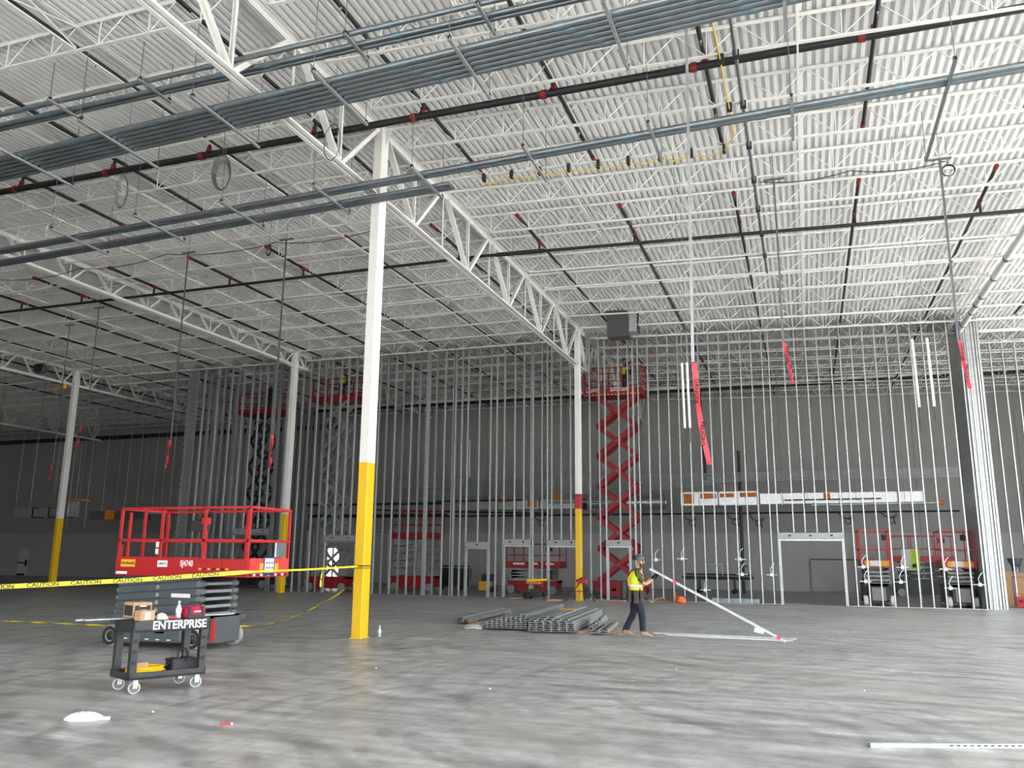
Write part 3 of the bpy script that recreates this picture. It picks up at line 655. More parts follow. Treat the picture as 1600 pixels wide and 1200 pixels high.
long_pipe('grey pipe bending down behind the top rail of the near lift', [(-34.1, 36.9, 3.95), (-32.9, 36.9, 3.95), (-32.6, 36.9, 3.85), (-32.5, 36.9, 3.6), (-32.5, 36.9, 3.2)], .08, M_GALV, ((-32.5, 36.9, 3.2), (-32.5, 36.9, 3.0)))
long_pipe('small grey drop pipe with red end beside the bent pipe', [(-31.7, 36.9, 4.0), (-31.7, 36.9, 3.1)], .06, M_COND, ((-31.7, 36.9, 3.1), (-31.7, 36.9, 2.95)))
for i, (x_, z_, lb) in enumerate(((-3.9, 4.1, 'under the four orange caps'), (-2.6, 4.0, 'at the end of the orange capped duct'), (2.2, 4.1, 'left of the red railed lifts'), (4.4, 4.15, 'above the lift by the framed corner'), (-6.4, 4.05, 'right of the tall red lift'), (-15.7, 4.1, 'left of the framed doorways'))):
    t = thing('dangling_cable', 'black cable loops dangling from the rear pipe '+lb, 'cable', (x_, 50.47, z_))
    MB().path([(-.5, .0, 4.40-z_), (-.3, -.02, .02), (.05, -.03, -.08), (.25, 0, -.02), (.3, -.04, .12), (.1, -.05, .02), (.15, -.05, -.25), (.2, -.05, -.45)], .028, 5).build('cable', M_BLACK, t)
    MB().path([(.15*math.cos(a*.63), -.06, -.2+.17*math.sin(a*.63)) for a in range(10)], .025, 5, closed=True).build('loop', M_BLACK, t)
# unit heater under the joists
t = thing('unit_heater', 'dark grey unit heater hung under the joists right of the red ringed column', 'heater', (-6.75, 33.2, 10.75))
MB().box(-.62, .3, -.35, .35, 0, 1.15).build('case', M_SOFFIT, t); MB().box(.3, .62, -.3, .3, .15, 1.05).build('burner_box', M_GALV, t)
for k in range(5): MB().box(.62, .65, -.28, .28, .2+.17*k, .3+.17*k).build('louvre', M_BLACK, t)
MB().tube((.75, 0, .95), (.75, 0, 1.35), .1, 10).build('flue', M_WHITE, t)
for s in (-.5, .2): MB().tube((s, 0, 1.15), (s, 0, 1.25), .012, 5).build('hanger', M_COND, t)
t = thing('fan_unit', 'dark round fan unit fixed to the far left girder', 'fan', (-37.75, 32.2, 11.3))
MB().lathe([(.01, -.18), (.28, -.18), (.32, 0), (.28, .18), (.01, .18)], (0, 0, 0), (.4, -1, 0), 16).build('housing', M_SOFFIT, t)
MB().lathe([(.01, .19), (.25, .19)], (0, 0, 0), (.4, -1, 0), 16).build('grille', M_BLACK, t)
t = thing('chain_hoist', 'small yellow hoist clipped to the far left girder', 'hoist', (-38.3, 34.3, 10.95))
MB().bevbox(-.12, .12, -.1, .1, -.3, .15, .04).build('body', M_YDEC, t); MB().path([(-.3, 0, -.05), (-.6, 0, -.35), (-.9, 0, -.25)], .05, 6).build('strap', M_YDEC, t)

# ---------------------------------------------------------------- scissor lifts
def lift(label, loc, rotz, L, W, bt, pz, n, ah, body, arm, railm, px, toe=.28, rail=1.1, r=.2, aL=.82, detail=True, group='scissor lifts', hub=M_LGREY, tyre=M_TYRE, wheelbase=None, posts=4, end_box=True, flat=False):
    t = thing('scissor_lift', label, 'scissor lift', loc, rotz, group)
    a, c = L/2, W/2; wb_ = (wheelbase or L-.42)/2
    ch = MB().bevbox(-wb_+r+.06, wb_-r-.06, -c, c, .13, bt-.02, .03).box(-a, a, -c+.2, c-.2, .2, bt).box(-a, a, -c+.02, c-.02, bt-.1, bt)
    ch = ch.build('chassis', body, t)
    for s in (-1, 1):
        MB().box(-wb_+r+.2, wb_-r-.3, s*(c+.005)-.005, s*(c+.005)+.005, .22, bt-.16).build('tray_door', body, ch)
    for sx in (-1, 1):
        for sy in (-1, 1):
            wz = MB().lathe([(.02, -.07), (r*.62, -.07), (r*.66, -.085), (r*.93, -.085), (r, -.06), (r, .06), (r*.93, .085), (r*.66, .085), (r*.62, .07), (.02, .07)], (sx*wb_, sy*(c-.09), r), (0, 1, 0), 20).build('wheel', tyre, t)
            MB().lathe([(.01, .0), (r*.35, 0), (r*.5, -.03), (r*.6, -.03)], (sx*wb_, sy*c, r), (0, sy, 0), 14).build('hub', hub, wz)
            MB().lathe([(r*.55, 0), (r*.88, .004)], (sx*wb_, sy*c, r), (0, sy, 0), 18).build('side_wall', M_RUB if hub is M_BLACK else hub, wz)
    hs = pz-bt-.04; h = hs/n; La = max(L*aL, 0); s = math.sqrt(max(La*La-h*h, .2))
    for k in range(n):
        z0 = bt+.02+k*h; z1 = z0+h
        for sy in (-1, 1):
            yo = sy*(c-.12); yi = sy*(c-.20)
            if k % 2 and not flat: yo, yi = yi, yo
            MB().bar((-s/2, yo, z0), (s/2, yo, z1), .05, ah).build('scissor_arm', arm, t)
            MB().bar((s/2, yi, z0), (-s/2, yi, z1), .05, ah).build('scissor_arm', arm, t)
            MB().tube((0, sy*(c-.085), (z0+z1)/2), (0, sy*(c-.27), (z0+z1)/2), .04, 10).build('pivot_pin', M_LGREY, t)
        for ex in (-1, 1):
            MB().tube((ex*s/2, -c+.1, z0), (ex*s/2, c-.1, z0), .033, 10).build('cross_tube', M_LGREY if arm is not M_DRED else arm, t)
            if detail and ex > 0:
                for sy in (-1, 1): MB().tube((ex*s/2, sy*(c-.08), z0), (ex*s/2, sy*(c-.24), z0), ah*.45, 10).build('knuckle', M_MGREY, t)
    x0, x1 = px
    MB().box(x0, x1, -c, c, pz, pz+.06).build('platform', railm, t)
    tb = pz+toe
    for y0, y1, xa, xb in ((-c-.02, -c, x0, x1), (c, c+.02, x0, x1)): MB().box(xa, xb, y0, y1, pz-.02, tb).build('toe_board', railm, t)
    for xx in (x0, x1): MB().box(xx-.01, xx+.01, -c-.02, c+.02, pz-.02, tb).build('toe_board', railm, t)
    zt = tb+rail-.2; zm = tb+(rail-.2)*.36; rr = .022
    def rail_bar(p, q, nm, wd=.045): MB().bar(p, q, wd, wd).build(nm, railm, t)
    for sy in (-1, 1):
        rail_bar((x0, sy*c, zt), (x1, sy*c, zt), 'top_rail'); rail_bar((x0, sy*c, zm), (x1, sy*c, zm), 'mid_rail')
        for k in range(posts): xx = x0+.02+(x1-x0-.04)*k/(posts-1); rail_bar((xx, sy*c, pz), (xx, sy*c, zt), 'rail_post')
    for xx in (x0, x1): rail_bar((xx, -c, zt), (xx, c, zt), 'top_rail'); rail_bar((xx, -c, zm), (xx, c, zm), 'mid_rail'); rail_bar((xx, 0, pz), (xx, 0, zt), 'rail_post') if detail and xx == x0 else None
    if end_box: MB().bevbox(x1-.75, x1-.45, -c+.04, -c+.2, zt-.35, zt-.12, .02).build('control_box', M_BLACK, t)
    return t
# --- near lift
LX, LY = -11.66, 13.62
nl = lift('near red and dark grey scissor lift, lowered, with caution tape across it', (LX, LY, 0), 0, 2.32, 1.26, .60, 1.34, 5, .128, M_GREY, M_GREY, M_RED, (-.95, 2.05), toe=.30, rail=1.14, r=.2, aL=.82, wheelbase=1.9, group='scissor lifts', end_box=False, flat=True, hub=M_BLACK)
yy = -.655
MB().box(-.93, .98, yy-.008, yy-.001, 1.42, 1.665).build('side_plate', M_RED, nl)
MB().box(.98, 1.5, yy-.006, yy-.001, 1.42, 1.64).build('side_plate', M_RED, nl)
d = MB().box(-.82, -.48, yy-.014, yy-.009, 1.48, 1.62).build('rental_sticker', M_YDEC, nl)
text('sticker_lettering', 'HercRentals', .065, M_BLK, nl, (-.65, yy-.016, 1.55), (math.pi/2, 0, 0), .001)
MB().box(.05, .28, yy-.014, yy-.009, 1.485, 1.605).build('number_plate', M_WHT, nl)
text('number_lettering', '1040717', .055, M_BLK, nl, (.165, yy-.016, 1.545), (math.pi/2, 0, 0), .001)
text('model_lettering', 'SJ4740', .15, M_WHT, nl, (.72, yy-.012, 1.55), (math.pi/2, 0, 0), .001, sx=.72)
MB().box(-.92, -.66, yy-.012, yy-.001, 1.345, 1.395).build('serial_sticker', M_PAPER, nl)
for k in range(7): MB().box(1.0+.1*k, 1.06+.1*k, yy-.012, yy-.007, 1.44, 1.475).build('hazard_stripe', M_YDEC if k % 2 == 0 else M_BLK, nl)
b = MB().box(2.06, 2.075, -.6, .6, 1.36, 1.66).build('end_plate', mat('lit_red_paint', (.72, .045, .04), .4), nl)  # brighter red here paints in the daylight falling on this end
for k in range(11): MB().box(2.076, 2.08, -.6+.11*k, -.54+.11*k, 1.34, 1.38).build('hazard_stripe', M_WHT if k % 2 else M_BLK, nl)
MB().box(2.078, 2.084, -.2, .14, 1.35, 1.68).build('document_sleeve', M_BLUE, nl); MB().box(2.085, 2.088, -.17, .11, 1.40, 1.66).build('notice_sheet', M_PAPER, nl)
for k in range(2):
    for q in range(3): MB().box(2.0885, 2.0895, -.14+.085*q, -.075+.085*q, 1.56-.09*k, 1.595-.09*k).build('notice_print', M_COND, nl)
for y0 in (-.32, .15): MB().box(2.078, 2.082, y0, y0+.12, 1.45, 1.57).build('warning_sticker', M_YDEC, nl)
MB().bevbox(2.0, 2.05, .2, .55, 1.68, 1.98, .02).build('steel_guard', M_COND, nl)
MB().box(.62, .9, -.5, -.3, 2.15, 2.35).build('control_box', M_BLACK, nl); MB().bar((.72, -.4, 2.35), (.98, -.42, 2.5), .12, .06).build('control_panel', M_BLACK, nl); MB().box(.86, 1.0, -.52, -.42, 2.28, 2.4).build('joystick_guard', M_RED, nl)
for k in (0, 1): MB().box(-.07, -.0, -.62, -.60, 1.72+.13*k, 1.82+.13*k).build('reflector', M_WHT, nl)
MB().path([(.55, -.1, 1.95), (.6, -.12, 1.8), (.68, -.1, 1.6), (.7, -.1, 1.45)], .012, 5).build('control_cable', M_COND, nl)
MB().bar((-1.0, -.5, 1.35), (-1.0, -.5, 1.9), .04, .04).build('gate_post', M_RED, nl); MB().bar((-.72, -.63, 1.35), (-.72, -.63, 2.5), .04, .04).build('gate_post', M_RED, nl)
MB().box(.1, .32, -.64, -.63, .28, .46).build('warning_sticker', M_PAPER, nl)
for k in range(5): MB().box(-.6+.25*k, -.52+.25*k, -.645, -.635, .16, .18).build('marker', M_PAPER, nl)
MB().bevbox(1.14, 1.2, -.33, .42, .12, .58, .01).build('end_panel', M_GREY, nl)
MB().bar((1.24, -.42, .55), (1.24, -.42, .14), .06, .05).build('ladder_handle', M_RED, nl)
MB().box(.35, .78, -.57, -.556, .93, 1.0).build('arm_sticker', M_PAPER, nl)
o = MB().bevbox(-.25, .1, .15, .45, 0, .14, .01).build('cardboard_box', M_CARD, None, (LX+.4, LY, 1.40)); tag(o, 'open brown cardboard box on the platform of the near lift', 'box')
o = MB().loft([[(.14*q*math.cos(a)+.03*math.sin(3*a), .12*q*math.sin(a), z) for a in [i*math.pi/5 for i in range(10)]] for q, z in ((1, 0), (1.05, .05), (.7, .11), (.2, .13))]).build('plastic_bag', M_PAPER, None, (LX+.72, LY+.2, 1.40)); tag(o, 'crumpled pale plastic bag on the platform of the near lift', 'bag')
# --- other lifts
r2 = lift('tall raised red scissor lift with red arms behind the red ringed column', (-8.05, 38.0, 0), 0, 2.4, 1.2, .75, 9.2, 6, .21, M_DRED, M_DRED, M_DRED, (-1.5, 1.25), toe=.3, rail=1.2, aL=.96, detail=False, hub=M_BLACK)
text('brand_lettering', 'LGMG', .24, M_WHT, r2, (-1.05, -.63, 9.43), (math.pi/2, 0, 0)); text('brand_lettering', 'BADGER', .22, M_WHT, r2, (.2, -.63, 9.43), (math.pi/2, 0, 0))
for k in range(15): MB().box(-1.45+.18*k, -1.35+.18*k, -.632, -.622, 9.19, 9.25).build('hazard_stripe', M_YDEC, r2)
for s in (-1, 1): MB().box(-1.52, -1.42, s*.6-.04, s*.6+.04, 9.2, 10.6).build('gate_post', M_DRED, r2)
for k in range(4): MB().box(-.3+.42*k, -.1+.42*k, -.61, -.602, .32+.22*(k % 2), .42+.22*(k % 2)).build('sticker', M_PAPER, r2)
lift('raised red platform lift with grey arms behind the column at left', (-23.4, 38.6, 0), 0, 2.3, 1.2, .7, 9.85, 7, .15, M_DRED, M_LGREY, M_DRED, (-1.35, 1.35), aL=.85, detail=False, hub=M_LGREY)
lift('raised dark armed scissor lift seen through the dense left studs', (-29.3, 40.2, 0), 0, 2.3, 1.2, .7, 9.7, 6, .17, M_DARK, M_DARK, M_DRED, (-1.4, 1.3), aL=.82, detail=False)
lift('half raised scissor lift with pale zigzag arms behind studs', (-19.8, 41.2, 0), 0, 2.5, 1.2, .75, 2.7, 5, .10, M_DRED, M_LGREY, M_DRED, (-1.2, 1.3), toe=.3, rail=1.35, aL=.9, detail=False)
r6 = lift('lowered dark red scissor lift behind the orange topped generator', (-13.15, 41.2, 0), 0, 2.6, 1.2, .62, 1.25, 4, .12, M_DRED, M_LGREY, M_DRED, (-1.35, 1.5), toe=.32, rail=1.05, aL=.85, detail=False)
for a, b in ((-.95, -.35), (-.1, .35), (.75, 1.2)): MB().box(a, b, -.632, -.622, 1.40, 1.5).build('sticker', M_PAPER, r6)
r7 = lift('black scissor lift with red rails standing end on beside the wide doorway', (2.55, 37.9, 0), math.pi/2, 2.2, 1.15, .85, 1.5, 4, .10, M_DARK, M_LGREY, M_RED, (-1.15, 1.1), toe=.28, rail=1.35, aL=.78, detail=False, tyre=M_PAPER)
r9 = lift('black scissor lift with bright red rails beside the framed corner', (5.55, 38.1, 0), math.pi/2, 2.2, 1.1, .85, 1.5, 4, .10, M_DARK, M_LGREY, M_RED, (-1.15, 1.1), toe=.28, rail=1.35, aL=.78, detail=False, tyre=M_PAPER)
r8 = lift('dark long scissor lift parked side on behind the two red railed lifts', (5.4, 47.5, 0), 0, 2.6, 1.2, .85, 1.75, 3, .12, M_DARK, M_DARK, M_DRED, (-1.5, 1.5), toe=.25, rail=1.2, aL=.85, detail=False)
for q in (r7, r9):
    MB().box(-1.19, -1.165, -.45, .45, 1.53, 1.74).build('warning_plate', M_YDEC, q); MB().box(-1.2, -1.19, -.1, .25, 1.53, 1.75).build('notice_sheet', M_PAPER, q)
    for k in range(3): MB().box(-1.12, -1.10, -.45, .45, .95+.16*k, 1.0+.16*k).build('arm_end', M_LGREY, q)
    MB().box(-1.12, -1.10, -.25, .25, .2, .7).build('end_panel', mat('dusty_panel', (.35, .32, .29), .7), q)
o = MB().box(-.35, .35, -.02, .02, 0, .9).build('notice_board', M_PAPER, None, (4.15, 40.2, 1.35)); tag(o, 'white and lime notice sheet hanging between the two red railed lifts', 'notice')
MB().box(.0, .34, -.03, -.02, .05, .88).build('lime_panel', mat('lime_sheet', (.6, .8, .05), .6), o); MB().lathe([(.01, 0), (.09, 0)], (.12, -.035, .2), (0, -1, 0), 12).build('dark_emblem', M_BLK, o)
MB().tube((-.3, 0, .9), (-.3, 0, 1.3), .008, 4).build('cord', M_BLACK, o); MB().tube((.3, 0, 0), (.3, 0, -1.35), .02, 6).build('stand_leg', M_COND, o); MB().tube((-.3, 0, 0), (-.3, 0, -1.35), .02, 6).build('stand_leg', M_COND, o)

# ---------------------------------------------------------------- utility cart and its load
ang = math.atan2(.70, .32)
CX, CY = -8.1, 9.24
ct = thing('utility_cart', 'black two shelf utility cart lettered ENTERPRISE on casters', 'cart', (CX, CY, 0), ang)
hl, hw = .50, .29            # local x = long side, local -y = side facing the camera's right
for z0, z1 in ((.17, .255), (.74, .88)):
    sh = MB().bevbox(-hl, hl, -hw, hw, z0, z0+.03, .02).box(-hl, hl, -hw, -hw+.025, z0, z1).box(-hl, hl, hw-.025, hw, z0, z1).box(-hl, -hl+.025, -hw, hw, z0, z1).box(hl-.025, hl, -hw, hw, z0, z1)
    sh.build('shelf', M_CARTP, ct)
MB().box(-hl+.02, hl-.02, -hw+.02, hw-.02, .84, .882).build('shelf_surface', M_BLACK, ct)
for sx in (-1, 1):
    for sy in (-1, 1):
        MB().bar((sx*(hl-.05), sy*(hw-.05), .2), (sx*(hl-.05), sy*(hw-.05), .88), .085, .085).build('leg', M_CARTP, ct)
        for k in range(3): MB().box(sx*(hl-.05)-.02, sx*(hl-.05)+.02, sy*(hw+.002)-.002, sy*(hw+.002)+.002, .36+.13*k, .40+.13*k).build('leg_hole', M_BLK, ct)
        cs = MB().lathe([(.02, -.014), (.055, -.014), (.062, -.018), (.074, -.012), (.074, .012), (.062, .018), (.055, .014), (.02, .014)], (sx*(hl-.1), sy*(hw-.05), .075), (.3, 1, 0), 18).build('caster', mat('pale_caster', (.55, .54, .50), .6), ct)
        MB().lathe([(.001, .019), (.058, .019)], (sx*(hl-.1), sy*(hw-.05), .075), (-.3, -1, 0), 14).build('caster_disc', mat('dark_disc', (.16, .16, .16), .6), cs)
        MB().box(sx*(hl-.1)-.03, sx*(hl-.1)+.03, sy*(hw-.05)-.035, sy*(hw-.05)-.022, .07, .2).build('caster_fork', M_GALV, cs)
text('cart_lettering', 'ENTERPRISE', .148, M_WHT, ct, (.1, -hw-.004, .815), (math.pi/2, 0, 0), .002, sx=.92)
MB().bar((hl, -hw+.08, .85), (hl+.1, -hw+.08, .85), .05, .03).build('push_handle', M_BLACK, ct); MB().bar((hl, hw-.08, .85), (hl+.1, hw-.08, .85), .05, .03).build('push_handle', M_BLACK, ct)
def cart_pt(x, y, z): q = V((x, y, 0)); q.rotate(Euler((0, 0, ang))); return (CX+q.x, CY+q.y, z)
def carton(label, x, y, z, sx, sy, sz, rot, black=True):
    t = thing('cardboard_box', label, 'box', cart_pt(x, y, z), ang+rot, 'cartons on the cart')
    MB().bevbox(-sx, sx, -sy, sy, 0, sz, .004).build('carton', M_CARD, t)
    MB().box(-.01, .01, -sy-.001, sy+.001, sz, sz+.001).build('seam_tape', M_CARDB if black else M_PAPER, t)
    if black:
        for q in ((-sx*.85, sx*.85, -sy-.002, -sy-.0005), ): MB().box(q[0], q[1], q[2], q[3], sz*.12, sz*.8).build('printed_panel', M_CARDB, t)
        MB().box(-sx-.002, -sx-.0005, -sy*.85, sy*.85, sz*.12, sz*.8).build('printed_panel', M_CARDB, t)
        for z1 in (.72, .2): MB().box(-sx*.35, sx*.35, -sy-.004, -sy-.002, sz*z1, sz*z1+.012).build('white_line', M_WHT, t)
        MB().box(-sx*.4, sx*.4, -sy-.004, -sy-.002, sz*.42, sz*.52).build('grey_print', M_COND, t)
    else: MB().box(-sx*.4, sx*.35, -sy-.003, -sy-.001, sz*.1, sz*.85).build('white_label', M_PAPER, t)
carton('larger brown carton with black printed sides on the cart', -.30, .11, .908, .12, .15, .19, .0)
carton('brown carton with white label in front on the cart', -.33, -.19, .885, .10, .07, .12, .15, False)
t = thing('water_bottle', 'clear plastic water bottle standing on the cart', 'bottle', cart_pt(.12, -.17, .885))
MB().lathe([(.001, 0), (.033, 0), (.034, .03), (.031, .05), (.034, .08), (.034, .13), (.028, .16), (.014, .185), (.013, .2)], (0, 0, 0), n=14).build('body', M_GLASS, t)
MB().lathe([(.035, .07), (.035, .13)], (0, 0, 0), n=14).build('label_band', M_LBL, t); MB().lathe([(.001, .225), (.015, .225), (.015, .2)], (0, 0, 0), n=10).build('cap', M_WHT, t)
t = thing('tool_bag', 'red and black soft tool bag on the cart', 'bag', cart_pt(.36, -.08, .885), ang)
MB().loft([[(.15*q*math.copysign(abs(math.cos(a))**.5, math.cos(a)), .1*q*math.copysign(abs(math.sin(a))**.5, math.sin(a)), z) for a in [i*math.pi/8 for i in range(16)]] for q, z in ((.95, 0), (1.04, .05), (1, .11), (.75, .15))]).build('body', mat('crimson_fabric', (.42, .01, .05), .8), t)
for xx in (-.09, .09): MB().box(xx-.018, xx+.018, -.112, .112, .005, .14).build('strap', M_BLACK, t)
MB().path([(-.09, -.03, .14), (-.07, -.03, .2), (.07, -.03, .2), (.09, -.03, .14)], .01, 6).build('handle', M_BLACK, t); MB().box(-.12, .12, -.115, -.1, .0, .045).build('base_trim', M_BLACK, t)
MB().box(-.03, .06, -.112, -.104, .075, .092).build('white_print', M_WHT, t)
for i, (y, z, x0, x1) in enumerate(((.10, .882, -.95, 1.0), (.135, .882, -1.05, .9), (.17, .882, -.85, 1.1), (.205, .882, -.9, .85), (.24, .882, -1.0, .95))):
    o = MB().tube(cart_pt(x0, y, z+.012), cart_pt(x1, y, z+.012), .0125, 8).build('conduit_length', M_GALV); tag(o, 'length of silver conduit lying across the cart top', 'conduit', 'conduit lengths on the cart')
o = MB().loft([[(.07*q*math.cos(a)+.02*math.sin(2*a+z*30), .06*q*math.sin(a), z) for a in [i*math.pi/5 for i in range(10)]] for q, z in ((1.2, 0), (1, .03), (.8, .06), (.2, .08))]).build('plastic_wrap', M_PAPER, None, cart_pt(-.1, -.16, .885)); tag(o, 'crumpled white plastic wrap beside the cartons on the cart', 'wrapping')
o = MB().path([(.1*math.cos(i*.9), .05*math.sin(i*1.3), .012+.004*(i % 3)) for i in range(10)], .009, 5).build('red_glove_strap', M_RTAPE, None, cart_pt(.0, -.2, .885)); tag(o, 'short red strap lying on the cart near the water bottle', 'strap')
b = MB(); P = []
for k in range(150):
    a = k*.55; P.append((.22*math.cos(a)+.03*math.sin(k*.37)-.02, .14*math.sin(a)+.03*math.cos(k*.61), .014+.0017*(k % 47)+.006*math.sin(k)))
o = MB().path(P, .0085, 5).build('extension_cord', M_CAB, None, cart_pt(-.17, -.04, .205)); o.rotation_euler = (0, 0, ang); tag(o, 'tangled yellow extension cord on the lower shelf of the cart', 'cord')
t = thing('tool_case', 'black tool case with upright handle on the lower shelf of the cart', 'case', cart_pt(.30, .0, .205), ang)
MB().bevbox(-.17, .17, -.12, .12, 0, .16, .02).build('body', mat('charcoal_case', (.035, .035, .04), .6), t); MB().box(-.175, .175, -.125, .125, .13, .15).build('lid_rim', M_BLACK, t)
MB().path([(-.06, 0, .16), (-.05, 0, .26), (.05, 0, .28), (.09, 0, .16)], .014, 6).build('handle', M_BLACK, t); MB().path([(-.17, -.05, .12), (-.26, -.08, .08), (-.32, -.1, .02)], .012, 5).build('shoulder_strap', M_BLACK, t)
MB().lathe([(.001, .05), (.045, .04), (.05, -.03)], (-.07, 0, .21), (0, 1, 0), 10).build('motor', M_LGREY, t); MB().box(-.02, .02, -.13, -.12, .12, .16).build('latch', M_BLK, t)
o = MB().bevbox(-.075, .075, -.01, .01, 0, .15, .003).build('cardboard_sheet', M_CARD, None, cart_pt(-.27, -.12, .207)); o.rotation_euler = (-.05, 0, ang); tag(o, 'small plain cardboard square standing on the lower cart shelf', 'cardboard')

# ---------------------------------------------------------------- caution tape
def tape(label, pts, wd, txt=True, twist=0, n=14, name='caution_tape', thin=None):
    P = []; b = MB(); t = thing(name, label, 'tape')
    pts = [V(p) for p in pts]; tot = [0]
    for a, c in zip(pts[:-1], pts[1:]): tot.append(tot[-1]+(c-a).length)
    def at(s):
        for i in range(len(tot)-1):
            if s <= tot[i+1] or i == len(tot)-2: return pts[i].lerp(pts[i+1], (s-tot[i])/(tot[i+1]-tot[i])), (pts[i+1]-pts[i]).normalized()
    m = max(n, int(tot[-1]/.25))
    for i in range(m+1):
        p, d_ = at(tot[-1]*i/m); a = twist*i; sd = d_.cross(V((0, 0, 1))).normalized(); u = V((0, 0, 1))*math.cos(a)+sd*math.sin(a)
        wq = wd*(thin if thin and p.y > 12.95 else 1)
        P += [p-u*wq/2, p+u*wq/2]
    b.add(P, [(2*i, 2*i+2, 2*i+3, 2*i+1) for i in range(m)], 0, True); b.build('film', M_TAPE, t)
    if txt:
        s = .25
        while s < tot[-1]-(3.8 if thin else .2):
            p, d_ = at(s); ya = math.atan2(d_.y, d_.x); pi_ = math.asin(d_.z)
            o = text('tape_lettering', 'CAUTION', wd*1.25, M_BLK, t, p+V((math.sin(ya), -math.cos(ya), 0))*.004, (0, 0, 0), .0008, sx=1.15)
            o.rotation_euler = (Matrix.Rotation(ya, 3, 'Z') @ Matrix.Rotation(-pi_, 3, 'Y') @ Matrix.Rotation(math.pi/2, 3, 'X')).to_euler()
            s += .62
    return t
tape('yellow caution tape stretched from the taped column round the near lift', [(-13.6, 8.6, 1.13), (-12.0, 10.0, 1.19), (-10.8, 11.4, 1.28), (-9.5, 12.9, 1.42), (-9.36, 14.6, 1.45), (-9.22, 16.28, 1.50)], .07, thin=.5)
tape('loose caution tape sagging from the taped column down to the floor', [(-9.33, 16.45, 1.2), (-10.0, 16.75, .85), (-10.9, 17.15, .5), (-11.9, 17.65, .2), (-12.7, 18.0, .05), (-13.0, 17.7, .035), (-14.4, 16.7, .035), (-16.4, 16.35, .035), (-19.8, 16.4, .035)], .032, True, .9)
tape('short loose tail of caution tape hanging beside the taped column', [(-9.42, 15.2, 1.46), (-9.47, 15.25, 1.25), (-9.44, 15.2, 1.1)], .04, False, .3, 6)

# ---------------------------------------------------------------- studs stacked and lying on the floor
def stud_prof(wd, dp, th=.004):
    l = wd*.36
    return [(-wd/2, 0), (wd/2, 0), (wd/2, dp), (wd/2-l, dp), (wd/2-l, dp-th), (wd/2-th, dp-th), (wd/2-th, th), (-wd/2+th, th), (-wd/2+th, dp-th), (-wd/2+l, dp-th), (-wd/2+l, dp), (-wd/2, dp)]
_fs = {}
def floor_stud(x, y, z, L, a, label, grp, wd=.16, dp=.055, tilt=0):
    if (L, wd) not in _fs:
        me = MB().prism(stud_prof(wd, dp), (0, 0, 0), (0, L, 0)).mesh('floor_stud'); me.materials.append(M_GALV); _fs[(L, wd)] = me
    o = link('floor_stud', _fs[(L, wd)], None, (x, y, z)); o.rotation_euler = (tilt, 0, a); return tag(o, label, 'metal stud', grp)
def pile(x, y, rows, L, a, label, grp, wd=.175, dp=.044, jit=.05):
    for r_, (n, off) in enumerate(rows):
        for i in range(n):
            q = V(((off+i)*(wd+.006), random.uniform(-jit, jit), 0)); q.rotate(Euler((0, 0, a)))
            floor_stud(x+q.x, y+q.y, .05+r_*(dp+.003), L, a, label, grp, wd, dp)
    for s in (.5, L-.7):
        q = V((-.1, s, 0)); q.rotate(Euler((0, 0, a))); e = V((rows[0][0]*(wd+.006)+.1, s, 0)); e.rotate(Euler((0, 0, a)))
        o = MB().bar((x+q.x, y+q.y, .025), (x+e.x, y+e.y, .025), .09, .045).build('timber_bearer', M_WOOD); tag(o, 'rough timber bearer under the '+grp, 'timber', 'bearers under '+grp)
pile(-8.75, 20.9, [(2, 0), (2, 0), (1, 0)], 4.6, .10, 'metal stud in the small leftmost stack on the floor', 'small stack of metal studs')
pile(-7.55, 19.65, [(9, 0), (8, 1), (8, 1), (7, 2), (6, 3), (4, 5), (2, 7)], 5.2, .10, 'metal stud in the stepped middle stack on the floor', 'stepped stack of metal studs', wd=.115)
pile(-6.2, 19.25, [(6, 0), (6, 0), (6, 0), (6, 0), (6, -.1), (5, .2), (2, 1.5)], 5.0, .10, 'metal stud in the broad stack beside the worker', 'broad stack of metal studs')
pile(-4.72, 19.3, [(2, 0), (1, 1)], 2.6, .12, 'metal stud in the low short stack behind the worker', 'low stack of metal studs', wd=.2)
for k in range(6):
    o = floor_stud(-4.95+.04*(k % 3), 19.9+.1*k, .06+.035*k, 1.6, .10+.05*(k % 3)-.05, 'short metal track offcut heaped between the stacks', 'heaped metal track offcuts', .1); 
o = MB().loft([[((.22+.03*math.sin(5*a))*q*math.cos(a), .16*q*math.sin(a), z+.015*math.sin(4*a)) for a in [i*math.pi/8 for i in range(16)]] for q, z in ((1.1, .015), (1, .05), (.75, .10), (.3, .12))]).build('plastic_wrapping', mat('clear_film', (.42, .41, .39), .3), None, (-7.85, 19.6, 0)); tag(o, 'heap of clear plastic wrapping beside the stepped stack of studs', 'wrapping')
o = MB().box(-.2, .2, -.15, .15, 0, .012).build('manila_tag', M_YDEC, None, (-6.14, 22.27, .378)); tag(o, 'yellow paper tag lying on the broad stack of studs', 'tag')
o = floor_stud(-3.55, 20.35, .002, 3.2, -math.pi/2-.06, 'long metal stud lying flat on the floor beyond the worker', None, .09, .03); 
o = floor_stud(-3.2, 19.95, .002, 2.8, -math.pi/2-.1, 'metal track lying flat beneath the held stud', None, .08, .03)
for k in range(4): pass
t = thing('slotted_track', 'slotted metal track lying on the near floor', 'metal track', (.43, 8.98, 0), math.atan2(.52, 1.38))
MB().prism(stud_prof(.07, .04), (0, 0, .0), (2.6, 0, .0)).build('channel', M_GALV, t)
b = MB()
for k in range(28): b.box(.75+.065*k, .785+.065*k, -.0358, -.0352, .016, .026)
b.build('slot_row', M_BLK, t)['kind'] = 'stuff'
